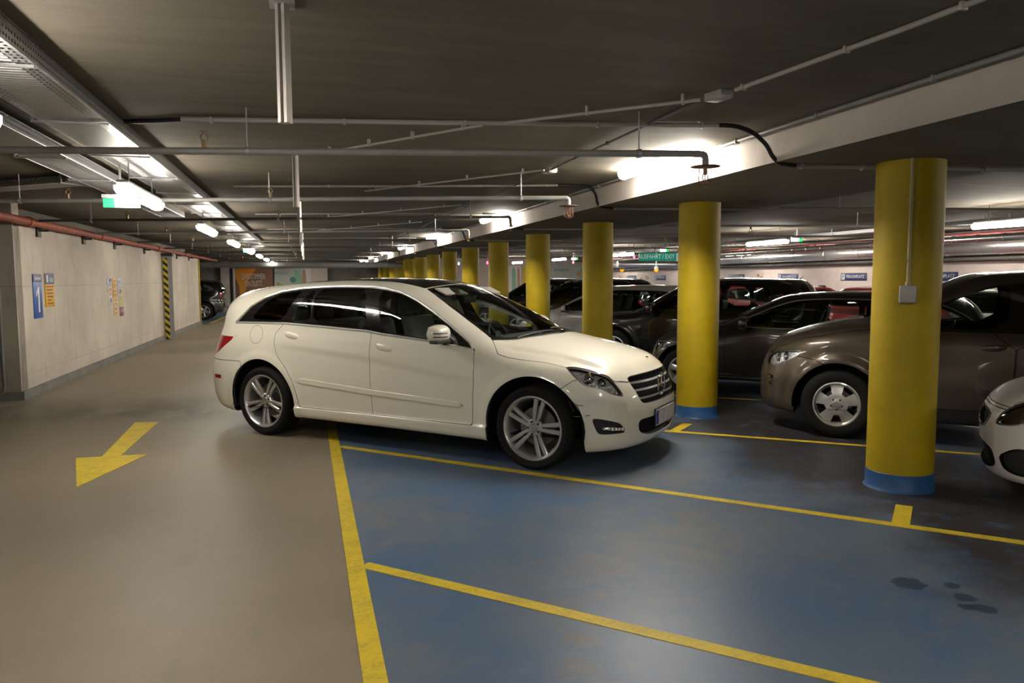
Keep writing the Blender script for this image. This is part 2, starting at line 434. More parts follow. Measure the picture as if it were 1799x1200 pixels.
def relax(f, P, n=3, lim=.03):
    for _ in range(n):
        v = f(P); g = grad(f, P)
        st = -(v / np.maximum((g * g).sum(-1), .05))[:, None] * g
        l = np.linalg.norm(st, axis=1, keepdims=True)
        P = P + st * np.minimum(1, lim / np.maximum(l, 1e-9))
    return P

def surface_net(f, lo, hi, h):
    lo, hi = np.array(lo, float), np.array(hi, float)
    n = np.ceil((hi - lo) / h).astype(int) + 1
    ax = [lo[i] + h * np.arange(n[i]) for i in range(3)]
    F = np.empty(n)
    for i in range(n[0]):
        Y, Z = np.meshgrid(ax[1], ax[2], indexing='ij')
        F[i] = f(np.stack([np.full_like(Y, ax[0][i]), Y, Z], -1))
    S = F < 0
    c = np.zeros(n - 1, int)
    offs = [(i, j, k) for i in (0, 1) for j in (0, 1) for k in (0, 1)]
    sl = lambda o: tuple(slice(o[a], n[a] - 1 + o[a]) for a in range(3))
    for o in offs: c += S[sl(o)]
    act = np.argwhere((c > 0) & (c < 8))
    acc = np.zeros((len(act), 3)); cnt = np.zeros(len(act))
    for o in offs:
        for a in range(3):
            if o[a]: continue
            p = list(o); p[a] = 1
            A = act + o; Bq = act + p
            fa = F[tuple(A.T)]; fb = F[tuple(Bq.T)]
            m = (fa < 0) != (fb < 0)
            t = np.where(m, fa / np.where(fa == fb, 1, fa - fb), 0)
            pt = A.astype(float); pt[:, a] += t
            acc += pt * m[:, None]; cnt += m
    V = lo + acc / cnt[:, None] * h
    vid = np.full(n - 1, -1); vid[tuple(act.T)] = np.arange(len(act))
    tris = []
    for a in range(3):
        b, d = (a + 1) % 3, (a + 2) % 3
        s0 = [slice(None)] * 3; s1 = [slice(None)] * 3
        s0[a] = slice(0, n[a] - 1); s1[a] = slice(1, n[a])
        s0[b] = s1[b] = slice(1, n[b] - 1); s0[d] = s1[d] = slice(1, n[d] - 1)
        e = S[tuple(s0)] != S[tuple(s1)]
        I = np.argwhere(e)
        if not len(I): continue
        inside = S[tuple(s0)][tuple(I.T)]
        I[:, b] += 1; I[:, d] += 1
        def at(db, dd):
            J = I.copy(); J[:, b] += db; J[:, d] += dd
            return vid[tuple(J.T)]
        q = np.stack([at(-1, -1), at(0, -1), at(0, 0), at(-1, 0)], 1)
        q[~inside] = q[~inside][:, ::-1]
        tris += [q[:, [0, 1, 2]], q[:, [0, 2, 3]]]
    return relax(f, V), np.concatenate(tris)

def clip(M, d):
    """Splits the triangles M = (V, T) along d = 0 (d per vertex): (inside, outside), both sharing V."""
    V, T = M
    s = d < 0; st = s[T]; cnt = st.sum(1)
    ins, out = T[cnt == 3], T[cnt == 0]
    mx = T[(cnt > 0) & (cnt < 3)]
    if not len(mx): return (V, ins), (V, out)
    sm = s[mx]; one = sm.sum(1) == 1
    lone = np.argmax(sm == one[:, None], axis=1)
    r = np.arange(len(mx))
    a, b, c = mx[r, lone], mx[r, (lone + 1) % 3], mx[r, (lone + 2) % 3]
    E = np.sort(np.concatenate([np.stack([a, b], 1), np.stack([a, c], 1)]), 1)
    ue, inv = np.unique(E, axis=0, return_inverse=True); inv = inv.ravel()
    d0, d1 = d[ue[:, 0]], d[ue[:, 1]]
    t = (d0 / (d0 - d1))[:, None]
    NV = V[ue[:, 0]] * (1 - t) + V[ue[:, 1]] * t
    ab, ac = len(V) + inv[:len(mx)], len(V) + inv[len(mx):]
    t1 = np.stack([a, ab, ac], 1); t2 = np.concatenate([np.stack([ab, b, c], 1), np.stack([ab, c, ac], 1)])
    one2 = np.concatenate([one, one])
    V2 = np.concatenate([V, NV])
    return (V2, np.concatenate([ins, t1[one], t2[~one2]])), (V2, np.concatenate([out, t1[~one], t2[one2]]))

def compact(M):
    V, T = M
    u, inv = np.unique(T, return_inverse=True)
    return V[u], inv.reshape(-1, 3)

def poly_sd(x, y, poly):
    """Signed distance to a closed polygon, negative inside."""
    poly = np.array(poly, float); n = len(poly)
    best = np.full(x.shape, 1e9); ins = np.zeros(x.shape, bool)
    for i in range(n):
        (x0, y0), (x1, y1) = poly[i], poly[(i + 1) % n]
        ex, ey = x1 - x0, y1 - y0
        t = np.clip(((x - x0) * ex + (y - y0) * ey) / max(ex * ex + ey * ey, 1e-12), 0, 1)
        best = np.minimum(best, np.hypot(x - x0 - t * ex, y - y0 - t * ey))
        if y0 != y1:
            c = (y0 > y) != (y1 > y)
            ins ^= c & (x < (x1 - x0) * (y - y0) / (y1 - y0) + x0)
    return np.where(ins, -best, best)

def rounded(poly, n=2):
    for _ in range(n):
        q = []
        for i in range(len(poly)):
            a, b = poly[i], poly[(i + 1) % len(poly)]
            q += [(a[0]*.8+b[0]*.2, a[1]*.8+b[1]*.2), (a[0]*.2+b[0]*.8, a[1]*.2+b[1]*.8)]
        poly = q
    return poly
# ------------------------------------------------------------------ end of car body surfaces
# ------------------------------------------------------------------ cars
def paint(name, c, rough=.35, metal=0., coat=1.): return mat(name, c, rough, metal, coat, coat_rough=.04)
GLASS = lambda: glass_mat('tinted glass', (.74, .80, .77), 1.5)
DARKGLASS = lambda: glass_mat('privacy glass', (.30, .34, .32), 1.55)
CLEAR = lambda: glass_mat('clear lens', (.93, .94, .95), 1.45)
BLACK = lambda: mat('gloss black', (.010, .010, .011), .12, coat=1.)
PLASTIC = lambda: mat('black plastic', (.016, .016, .017), .55)
DEEP = lambda: mat('dark lining', (.010, .010, .011), .9, spec=.08)
CHROME = lambda: mat('chrome', (.80, .80, .81), .08, 1.)
SATIN = lambda: mat('satin chrome', (.62, .62, .63), .28, 1.)
ALLOY = lambda: mat('silver alloy', (.56, .56, .56), .30, .75, .6)
RUBBER = lambda: mat('tyre rubber', (.009, .009, .009), .8, spec=.2, bump=(160, .1))
RED = lambda: mat('red lens', (.30, .006, .010), .12, coat=1.)
LEDW = lambda: mat('clear led lens', (.75, .76, .78), .1, .3, 1.)

def surf_obj(name, M, f, m, parent, smooth=True):
    V, T = compact(M)
    if not len(T): return None
    me = bpy.data.meshes.new(name)
    me.vertices.add(len(V)); me.vertices.foreach_set('co', V.astype(np.float32).ravel())
    me.loops.add(len(T) * 3); me.loops.foreach_set('vertex_index', T.astype(np.int32).ravel())
    me.polygons.add(len(T)); me.polygons.foreach_set('loop_start', np.arange(0, len(T) * 3, 3, dtype=np.int32))
    me.update(); me.validate(clean_customdata=False)
    me.polygons.foreach_set('use_smooth', [True] * len(me.polygons))
    me.materials.append(m)
    if f is not None and len(me.vertices) == len(V):
        N = grad(f, V, .004); N /= np.maximum(np.linalg.norm(N, axis=1, keepdims=True), 1e-6)
        me.normals_split_custom_set_from_vertices(N.astype(np.float32).tolist())
    o = bpy.data.objects.new(name, me)
    return link(o, parent)
def inset(M, f, d):
    V, T = M
    N = grad(f, V, .004); N /= np.maximum(np.linalg.norm(N, axis=1, keepdims=True), 1e-6)
    return V - N * d, T
def side_y(f, x, z):
    y = np.linspace(1.2, 0, 400); P = np.stack([np.full(400, x), y, np.full(400, z)], -1)
    i = int(np.argmax(f(P) < 0)); a, b = y[i - 1], y[i]
    for _ in range(20):
        m = (a + b) / 2
        if f(np.array([[x, m, z]]))[0] < 0: b = m
        else: a = m
    return b
def front_x(f, y, z, sgn=1, x0=6.):
    x = np.linspace(x0 * sgn, 0, 900); P = np.stack([x, np.full(900, y), np.full(900, z)], -1)
    i = int(np.argmax(f(P) < 0)); a, b = x[i - 1], x[i]
    for _ in range(20):
        m = (a + b) / 2
        if f(np.array([[m, y, z]]))[0] < 0: b = m
        else: a = m
    return b

def wheel_parts(kind, r, width, rim_r, rot):
    """Meshes of one wheel, axle along y, outer face at +y: {name: [(bmesh, material)]}."""
    w2 = width / 2; out = {}
    bm = BM(); s = r - rim_r
    prof = [(rim_r - .012, -w2 * .80), (rim_r + s * .25, -w2 * .97), (rim_r + s * .6, -w2), (r - .018, -w2 * .86), (r - .004, -w2 * .72), (r, -w2 * .5)]
    for g in (-.42, -.14, .14, .42):
        prof += [(r, w2 * (g - .07)), (r - .008, w2 * (g - .05)), (r - .008, w2 * (g + .05)), (r, w2 * (g + .07))]
    prof += [(r, w2 * .5), (r - .004, w2 * .72), (r - .018, w2 * .86), (rim_r + s * .6, w2), (rim_r + s * .25, w2 * .97), (rim_r + s * .06, w2 * .90), (rim_r - .012, w2 * .80)]
    lathe(bm, prof, 64, 'y')
    out['tyre'] = [(bm, RUBBER())]
    bm = BM(); y1 = w2 * .86
    # barrel with a rolled lip
    lathe(bm, [(rim_r - .004, y1 - .03), (rim_r + .006, y1 - .008), (rim_r + .004, y1 + .004), (rim_r - .008, y1 + .006), (rim_r - .020, y1 - .006), (rim_r - .035, y1 - .05), (rim_r - .05, -w2 * .8)], 64, 'y')
    def spoke(a, off0, off1, w0, w1, r0, r1, yo0, yo1, dep=.03, steps=7, curve=0.):
        rings = []
        for k in range(steps + 1):
            t = k / steps; rr = r0 + (r1 - r0) * t; o = off0 + (off1 - off0) * t; hw = (w0 + (w1 - w0) * t) / 2
            y = yo0 + (yo1 - yo0) * t + curve * math.sin(t * PI)
            b = hw * .35
            sec = [(-hw, y - dep), (-hw, y - .008), (-hw + b, y), (hw - b, y), (hw, y - .008), (hw, y - dep)]
            ca, sa = math.cos(a), math.sin(a)
            rings.append([Vector((-(rr * ca - (o + q[0]) * sa), q[1], rr * sa + (o + q[0]) * ca)) for q in sec])
        quad_strip(bm, rings)
    R1 = rim_r - .012
    if kind == 'twin':
        for k in range(5):
            a = rot + k * 2 * PI / 5
            for sg in (-1, 1):
                spoke(a, sg * .017, sg * .037, .031, .044, .05, R1, y1 - .035, y1 - .012, curve=.008)
    elif kind == 'cover':
        # pressed wheel cover: a dished disc with five rounded openings
        nr, na = 26, 150; rr = np.linspace(0, R1, nr)[1:]; aa = np.arange(na) * 2 * PI / na
        yy = y1 - .004 - .016 * sstep(R1 * .35, R1 * .95, rr) + .010 * sstep(R1 * .30, R1 * .10, rr)
        V = np.array([(0, y1 + .006, 0)] + [(-r_ * math.cos(a), y_, r_ * math.sin(a)) for r_, y_ in zip(rr, yy) for a in aa])
        T = [(0, 1 + k, 1 + (k + 1) % na) for k in range(na)]
        for i in range(nr - 2):
            for k in range(na):
                p, q = 1 + i * na + k, 1 + i * na + (k + 1) % na; T += [(p, p + na, q + na), (p, q + na, q)]
        rad = np.hypot(V[:, 0], V[:, 2]); an = np.arctan2(V[:, 2], -V[:, 0])
        dk = (an - rot) % (2 * PI / 5) - PI / 5
        d = np.maximum(np.abs(dk) * rad - (.022 + (rad - R1 * .5) * .40), np.maximum(R1 * .52 - rad, rad - R1 * .93))
        _, (V2, T2) = clip((V, np.array(T)), d); V2, T2 = compact((V2, T2))
        vs = [bm.verts.new(p) for p in V2]
        for t in T2:
            if len(set(t)) == 3: bm.faces.new([vs[i] for i in t])
    elif kind == 'seven':
        for k in range(6):
            spoke(rot + k * PI / 3, 0, 0, .045, .060, .04, R1, y1 - .03, y1 - .014)
    else:
        for k in range(5):
            spoke(rot + k * 2 * PI / 5, 0, 0, .070, .085, .05, R1, y1 - .03, y1 - .014, curve=.006)
    if kind != 'cover': lathe(bm, [(.075, y1 - .07), (.078, y1 - .040), (.066, y1 - .030), (.036, y1 - .030)], 40, 'y')
    bmesh.ops.recalc_face_normals(bm, faces=bm.faces)
    out['rim'] = [(bm, ALLOY())]
    yc = .028 if kind == 'cover' else 0.
    bm = BM(); lathe(bm, [(.037, y1 - .05), (.037, y1 - .026), (.033, y1 - .020), (.012, y1 - .018), (0, y1 - .018)], 28, 'y'); bm.transform(Matrix.Translation((0, yc, 0))); out['hub_cap'] = [(bm, SATIN())]
    bolts = []
    for k in range(5):
        a = rot + (k + .5) * 2 * PI / 5; bm = BM(); rb = .056
        lathe(bm, [(.0095, y1 - .06), (.0095, y1 - .022), (.007, y1 - .019), (0, y1 - .019)], 12, 'y', c=(-rb * math.cos(a), yc * .9, rb * math.sin(a)))
        bolts.append((bm, PLASTIC()))
    out['wheel_bolt'] = bolts
    bm = BM(); lathe(bm, [(0, y1 - .115), (rim_r * .62, y1 - .115), (rim_r * .62, y1 - .14), (0, y1 - .14)], 40, 'y'); out['brake_disc'] = [(bm, mat('brake disc steel', (.22, .21, .20), .45, .8))]
    return out

def seat_bm(bm, x, y, w=.50, s=1.):
    R = Matrix.Translation((x, y, 0)) @ Matrix.Rotation(math.radians(-14), 4, 'Y')
    box(bm, (x + .22, y, .62), (.50, w, .16), bevel=.05)
    T = Matrix.Translation((x, y, .66)) @ Matrix.Rotation(math.radians(-16), 4, 'Y')
    box(bm, (0, 0, .30), (.13, w, .62), M=T, bevel=.05, seg=3)

def build_car(s, name='car'):
    """One car: an empty at the ground under its rear axle with every panel, pane and wheel as its parts."""
    root = empty(name); f = car_fn(s); P = s['paint']
    xn, xt = max(p[1] for p in s['nose']), min(p[1] for p in s['tail']); zt = max(p[1] for p in s['top'])
    hx, R, wr = s['wheelbase'], s['arch'], s['wheel_r']
    M = surface_net(f, (xt - .08, -s['halfwidth'] - .1, .08), (xn + .08, s['halfwidth'] + .1, zt + .08), s.get('grid', .03))
    def part(nm, M, m, off=0., parent=root, label=None):
        if off: M = inset(M, f, off)
        o = surf_obj(nm, M, f, m, parent)
        if o is not None and label: o['label'] = label
        return o
    co = lambda M: (M[0][:, 0], np.abs(M[0][:, 1]), M[0][:, 2], M[0][:, 1])
    def by(M, fn):
        return clip(M, fn(*co(M)[:3]))
    # wheel arches and underside
    def arch(x, y, z):
        d = np.full(x.shape, 9.)
        for xc in (0, hx):
            c = np.hypot(x - xc, z - wr) - R
            d = np.minimum(d, np.where(z < wr, np.maximum(np.abs(x - xc) - R, c * 0 + z - wr), c))
        return np.maximum(d, .42 - y)
    _, M = by(M, arch)
    B = pchip(s['bottom'])
    under, M = by(M, lambda x, y, z: z - B(x) - .015)
    part('underbody', under, PLASTIC())
    lo, hi_ = s.get('cladding', 0.), None
    LR = ((1, 'left'), (-1, 'right'))
    def sides(M, sd):
        """both sides of a side-view region: [(sign, mesh)], rest"""
        ins, rest = by(M, lambda x, y, z: np.maximum(sd(x, y, z), .30 - y))
        res = []
        for sg in (1, -1):
            a, _ = clip(ins, -sg * ins[0][:, 1]); res.append((sg, a))
        return res, rest
    # ---- glasshouse
    frit = BLACK()
    dlo = rounded(s['dlo'], 2) if s.get('round_dlo', True) else s['dlo']
    dl, M = sides(M, lambda x, y, z: poly_sd(x, z, dlo))
    for sg, D in dl:
        for k, g in enumerate(s['glass']):
            gp = rounded(g, 1)
            G, D = clip(D, poly_sd(D[0][:, 0], D[0][:, 2], gp))
            part('side_window', G, DARKGLASS() if k in s.get('privacy', ()) else GLASS(), .004)
        part('window_surround', D, frit, .002)
        if s.get('chrome_dlo'):
            bm = BM(); pts = [(x, sg * (side_y(f, x, z) + .001), z) for x, z in dlo]
            pts.append(pts[0]); tube(bm, pts, s.get('chrome_r', .008), 8, caps=False); mesh_obj('window_chrome_strip', bm, mat('polished window trim', (.72, .72, .72), .25, .65), root)
    # the top: windscreen, cowl, roof panel, rear window (all seen from above or behind)
    ws = s['windscreen']
    W, M = by(M, lambda x, y, z: np.maximum(poly_sd(x, y, ws), s['belt_z'] - .12 - z))
    Wi, Wf = by(W, lambda x, y, z: poly_sd(x, y, ws) + .035)
    part('windscreen', Wi, GLASS(), .004); part('windscreen_border', Wf, frit, .003)
    if 'cowl' in s:
        C, M = by(M, lambda x, y, z: np.maximum(poly_sd(x, y, s['cowl']), .9 - z)); part('cowl_panel', C, PLASTIC(), .02)
    if 'roof_panel' in s:
        C, M = by(M, lambda x, y, z: np.maximum(poly_sd(x, y, s['roof_panel']), 1.4 - z)); part('glass_roof', C, BLACK(), .0, label='black glass roof panel')
    rw = s['rear_window']            # in the (y, z) plane, at the tail
    W, M = by(M, lambda x, y, z: np.maximum(poly_sd(y, z, rw), x - s['rear_x']))
    Wi, Wf = by(W, lambda x, y, z: poly_sd(y, z, rw) + .03)
    part('rear_window', Wi, DARKGLASS(), .004); part('rear_window_border', Wf, frit, .003)
    # ---- lamps
    if 'headlight' in s:
        hl = rounded(s['headlight'], 2)
        H, M = by(M, lambda x, y, z: np.maximum(poly_sd(x - y, z, hl), hx * .6 - x))
        for sg in (1, -1):
            h, _ = clip(H, -sg * H[0][:, 1])
            if not len(h[1]): continue
            lamp = part('headlight', h, CLEAR(), .003)
            hi, hb = clip(h, poly_sd(h[0][:, 0] - np.abs(h[0][:, 1]), h[0][:, 2], hl) + .012)
            part('lamp_housing', inset(hi, f, .03), s.get('lamp_mat', lambda: mat('lamp reflector', (.92, .92, .94), .14, .70, bump=(34, 1.0)))(), parent=lamp)
            part('lamp_bezel', inset(hb, f, .006), SATIN(), parent=lamp)
            for (u, z, r) in s.get('projectors', ()):
                # a projector lens set into the housing
                yy = np.linspace(.3, .95, 200); xx = u + yy
                v = f(np.stack([xx, yy, np.full(200, z)], -1)); i = int(np.argmin(np.abs(v)))
                bm = BM(); c = Vector((xx[i] - .045, sg * (yy[i] - .035), z))
                A = Matrix.Translation(c) @ Matrix.Rotation(sg * .32, 4, 'Z')
                lathe(bm, [(r * 1.25, .0), (r * 1.2, .02), (r, .024), (r * .95, .018), (r * .7, .034), (r * .35, .042), (0, .044)], 24, 'x')
                bm.transform(A); mesh_obj('projector', bm, CHROME(), lamp)
    if 'taillight' in s:
        tl = rounded(s['taillight'], 2)
        H, M = by(M, lambda x, y, z: np.maximum(poly_sd(-x - y, z, tl), x - hx * .4))
        for sg in (1, -1):
            h, _ = clip(H, -sg * H[0][:, 1]); part('tail_light', h, RED(), .002)
    # ---- grille, intakes
    def recess(nm, poly, depth, m, front=True, bars=None, uz=False):
        nonlocal M
        pp = rounded(poly, 2)
        H, M = by(M, (lambda x, y, z: np.maximum(poly_sd(x - y if uz else y, z, pp), hx + .2 - x)))
        if uz:
            res = []
            for sg in (1, -1):
                h, _ = clip(H, -sg * H[0][:, 1]); res.append(part(nm, h, m, depth))
            return res
        return [part(nm, H, m, depth)], H
    if 'grille' in s:
        g, H = recess('grille', s['grille'], .035, DEEP())
        for zf in s.get('slats', ()):
            S_, _q = clip(H, H[0][:, 2] - zf(np.abs(H[0][:, 1])) - s.get('slat_h', .009)); S_, _q = clip(S_, zf(np.abs(S_[0][:, 1])) - s.get('slat_h', .009) - S_[0][:, 2])
            part('grille_slat', S_, s.get('slat_mat', SATIN)(), .012, parent=g[0])
        if s.get('grille_frame'):
            bm = BM(); pp = rounded(s['grille'], 2); pp = pp + [(-y, z) for y, z in pp[::-1]] if s['grille'][0][0] < .01 else pp
            pts = [(front_x(f, y, z) - .002, y, z) for y, z in [q for q in pp]]
            pts.append(pts[0]); tube(bm, pts, .010, 8, caps=False); mesh_obj('grille_frame', bm, CHROME(), g[0])
    for nm, poly in s.get('intakes', ()): recess(nm, poly, .03, DEEP())
    for nm, poly in s.get('corner_intakes', ()):
        recess(nm, poly, .03, PLASTIC(), uz=True)
    # ---- panels with shut lines
    gap = s.get('gap', .0028)
    def panel(nm, sd, m=P, label=None):
        nonlocal M
        ds, M2 = sides(M, lambda x, y, z: sd(x, y, z) + gap)
        _, M = by(M2, lambda x, y, z: np.maximum(sd(x, y, z) - gap, .30 - y))
        for sg, a in ds: part(nm, a, m)
    # bumper
    if 'bumper' in s:
        fb = lambda x, y, z: np.maximum(poly_sd(x - y, z, s['bumper']), hx * .7 - x)
        a, _m = by(M, lambda x, y, z: fb(x, y, z) + gap); _, M = by(M, lambda x, y, z: fb(x, y, z) - gap)
        if 'bumper_lip' in s:
            b, a = by(a, lambda x, y, z: z - s['bumper_lip']); part('bumper_lip', b, s.get('lip_mat', PLASTIC)())
        part('front_bumper', a, P)
    if 'hood' in s:
        fb = lambda x, y, z: np.maximum(poly_sd(x, y, s['hood']), s['hood_z'] - z)
        a, _m = by(M, lambda x, y, z: fb(x, y, z) + gap); _, M = by(M, lambda x, y, z: fb(x, y, z) - gap)
        part('hood', a, P)
    for nm, poly in s.get('doors', ()):
        pp = rounded(poly, s.get('door_round', 1)); panel(nm, lambda x, y, z: poly_sd(x, z, pp))
    if 'rear_bumper' in s:
        rbz, rbx = s['rear_bumper']
        fb = lambda x, y, z: np.maximum(z - rbz, x - rbx)
        a, _m = by(M, lambda x, y, z: fb(x, y, z) + gap); _, M = by(M, lambda x, y, z: fb(x, y, z) - gap)
        part('rear_bumper', a, P)
    if 'fuel' in s:
        fx, fz, fr_, fs = s['fuel']
        ds, M2 = sides(M, lambda x, y, z: np.hypot(x - fx, z - fz) - fr_ + .002); 
        for sg, a in ds: part('fuel_flap' if sg == fs else 'side_panel', a, P)
        _, M = by(M2, lambda x, y, z: np.maximum(np.hypot(x - fx, z - fz) - fr_ - .002, .3 - y))
    if s.get('cladding'):
        ds, M = sides(M, lambda x, y, z: np.maximum(z - s['cladding'], np.maximum(.3 - x, x - hx + .3)))
        for sg, c in ds: part('sill_cladding', c, s.get('clad_mat', PLASTIC)())
    elif 'sill' in s:
        c, M = by(M, lambda x, y, z: np.maximum(z - s['sill'], np.maximum(.3 - x, x - hx + .3)) + gap)
        part('side_sill', c, P)
    part('body_shell', M, P)
    # lining behind the gaps and inside the cabin
    part('inner_lining', inset(M, f, .03), s.get('lining', DEEP)())
    for pcs in [o for o in root.children if o.name.split('.')[0] in ('front_door', 'rear_door', 'hood', 'front_bumper', 'rear_bumper', 'fuel_flap', 'side_panel', 'side_sill')]:
        o2 = bpy.data.objects.new('inner_panel', pcs.data.copy()); me = o2.data
        V = np.empty(len(me.vertices) * 3, np.float32); me.vertices.foreach_get('co', V)
        V2, _ = inset((V.reshape(-1, 3).astype(float), None), f, .03)
        me.vertices.foreach_set('co', V2.astype(np.float32).ravel()); me.materials.clear(); me.materials.append(s.get('lining', DEEP)()); link(o2, pcs)
    # wheel housings
    for xc in (0, hx):
        for sg in (1, -1):
            bm = BM(); yo = side_y(f, xc, wr + R + .02) - .045
            lathe(bm, [(R + .010, yo), (R + .010, .40), (0, .40)], 40, 'y', c=(xc, 0, wr))
            if sg < 0: bm.transform(Matrix.Scale(-1, 4, (0, 1, 0)))
            for v in list(bm.verts):
                if v.co.z < .30: v.co.z = .30
            mesh_obj('wheel_housing', bm, DEEP(), root, smooth=50)
    # ---- wheels
    kind, rim_r, tw, rots = s['wheel']
    proto = {}
    for xc in (0, hx):
        for sg in (1, -1):
            o = empty('wheel', (xc, sg * (s['face'] - tw / 2), wr), 0 if sg > 0 else PI); o.parent = root
            if (xc,) not in proto:
                ch = []
                for nm, lst in wheel_parts(kind, wr, tw, rim_r, math.radians(rots[0] if xc else rots[1])).items():
                    for bm, m in lst: ch.append(mesh_obj(nm, bm, m, o, smooth=35))
                proto[(xc,)] = ch
            else:
                for c in proto[(xc,)]: link(c.copy(), o)
    # ---- mirrors, handles
    if 'mirror' in s:
        mx, my, mz = s['mirror']
        for sg in (1, -1):
            bm = BM(); rings = []; hh = s.get('mirror_h', .085)
            for t in np.linspace(-1, 1, 13):
                q = max(.02, 1 - abs(t) ** (5 if t > 0 else 4)) ** .5; top = hh * (1.0 - .18 * max(0, t)) * q; bot = -hh * .80 * q; dp = (.115 - .022 * (t + .2) ** 2) * q; yy = my + t * .13; r = []
                for a in np.linspace(-PI / 2, PI / 2, 15):
                    ca, sa = math.cos(a), math.sin(a)
                    r.append((mx - .055 + dp * max(ca, 0) ** .75, sg * yy, (top if sa > 0 else -bot) * math.copysign(abs(sa) ** (.9 if sa > 0 else .55), sa)+ mz))
                r.append((mx - .070, sg * yy, top * .92 + mz)); r.append((mx - .070, sg * yy, bot * .92 + mz))
                rings.append(r)
            quad_strip(bm, rings, flip=sg > 0)
            bmesh.ops.recalc_face_normals(bm, faces=bm.faces)
            mo = mesh_obj('door_mirror', bm, s.get('mirror_mat', P), root, smooth=50)
            bm = BM(); box(bm, (mx - .0715, sg * my, mz + .008), (.004, .205, .120), bevel=.0); mesh_obj('mirror_glass', bm, CHROME(), mo)
            bm = BM(); box(bm, (mx - .012, sg * (my - .005), mz - hh * .80), (.095, .235, .030), bevel=.012)
            tube(bm, [(mx - .01, sg * (my - .06), mz - .075), (mx + .0, sg * (my - .15), mz - .070), (mx + .02, sg * (my - .24), mz - .055)], [.03, .026, .03], 10); mesh_obj('mirror_foot', bm, PLASTIC(), mo)
            if s.get('mirror_lamp'):
                for dz in (-.020, .012):
                    bm = BM(); pts = []
                    for t in np.linspace(-.05, .93, 9):
                        q = max(.02, 1 - abs(t) ** 5) ** .5; pts.append((mx - .055 + (.115 - .022 * (t + .2) ** 2) * q * .995 + .001, sg * (my + t * .13), mz + dz))
                    tube(bm, pts, .0055, 6); mesh_obj('indicator_strip', bm, PLASTIC(), mo)
    for (x0, x1, z0, z1) in s.get('handles', ()):
        for sg in (1, -1):
            bm = BM(); rings = []
            for t in np.linspace(0, 1, 13):
                x = x0 + (x1 - x0) * t; z = z0 + (z1 - z0) * t; y = side_y(f, x, z)
                h = .034 * max(.12, (1 - abs(2 * t - 1) ** 2.6)) ** .6; d = .030 * (1 - abs(2 * t - 1) ** 3) + .004
                rings.append([(x, sg * (y - .01 + d * .9 * (.5 + .5 * math.cos(a)) + .0), z + h * math.sin(a)) for a in [2 * PI * k / 12 for k in range(12)]])
            quad_strip(bm, rings); bmesh.ops.recalc_face_normals(bm, faces=bm.faces)
            mesh_obj('door_handle', bm, s.get('handle_mat', P), root, smooth=60)
    # ---- cabin
    sm = s.get('seat_mat', mat('dark seat cloth', (.03, .03, .032), .85))
    sx = s.get('seat_x', hx * .42)
    for y in (.37, -.37):
        st = BM(); seat_bm(st, sx, y); so = mesh_obj('front_seat', st, sm, root, smooth=60)
        hb = BM(); T = Matrix.Translation((sx - .21, y, 1.36)) @ Matrix.Rotation(math.radians(-12), 4, 'Y')
        box(hb, (0, 0, 0), (.09, .27, .17), M=T, bevel=.04, seg=3)
        for q in (-.06, .06): tube(hb, [(sx - .19, y + q, 1.29), (sx - .17, y + q, 1.2)], .006, 6)
        mesh_obj('headrest', hb, sm, so, smooth=60)
    rs = BM(); x2 = s.get('rear_seat_x', hx * .42 - .92)
    box(rs, (x2 + .22, 0, .62), (.50, 1.26, .17), bevel=.05); T = Matrix.Translation((x2, 0, .66)) @ Matrix.Rotation(math.radians(-18), 4, 'Y')
    box(rs, (0, 0, .28), (.13, 1.26, .58), M=T, bevel=.05, seg=3)
    for y in (-.42, 0, .42): box(rs, (x2 - .19, y, 1.27), (.08, .24, .14), bevel=.035)
    mesh_obj('rear_seat', rs, sm, root, smooth=60)
    db = BM(); dx = s['dash_x']; zb = s['belt_z']
    prism(db, [(dx - .38, zb - .30), (dx - .36, zb - .12), (dx - .25, zb - .04), (dx + .02, zb - .02), (dx + .2, zb - .05), (dx + .2, zb - .4)], -.70, .70, 'y')
    mesh_obj('dashboard', db, s.get('dash_mat', mat('grey dashboard', (.055, .058, .058), .7)), root, smooth=30)
    wb = BM(); lathe(wb, [(.185 + .014 * math.cos(a), .014 * math.sin(a)) for a in [2 * PI * k / 10 for k in range(10)]], 36, 'x', closed=True)
    lathe(wb, [(.0, -.02), (.07, -.02), (.075, .01), (.0, .02)], 20, 'x')
    for a in (0, 2.2, 4.1): tube(wb, [(0, .05 * math.cos(a), .05 * math.sin(a)), (0, .18 * math.cos(a), .18 * math.sin(a))], .014, 6)
    wb.transform(Matrix.Translation((dx - .50, .37, zb - .10)) @ Matrix.Rotation(math.radians(-22), 4, 'Y'))
    mesh_obj('steering_wheel', wb, PLASTIC(), root, smooth=50)
    cb = BM(); box(cb, ((dx + xt) / 2 - .1, 0, .40), (dx - xt - .5, 1.40, .06)); mesh_obj('cabin_floor', cb, DEEP(), root, smooth=0)
    s['fn'] = f
    return root
def hero_crease(v, x, y, z):
    u = x - y
    zc = np.interp(u, [2.60, 2.93, 3.20, 3.34, 3.42], [.63, .637, .615, .593, .48])
    v = v + .011 * sstep(.012, -.030, z - zc) * sstep(2.52, 2.72, u) * sstep(3.47, 3.36, u) * sstep(.26, .40, z)
    yc = np.interp(x, [2.6, 2.725, 3.06, 3.385, 3.629, 3.805, 3.95], [.77, .75, .712, .660, .628, .605, .56])
    q = y - yc
    return v + .020 * sstep(-.005, .07, q) * sstep(.24, .10, q) * sstep(2.75, 3.0, x) * sstep(4.0, 3.85, x) * sstep(.84, .93, z)
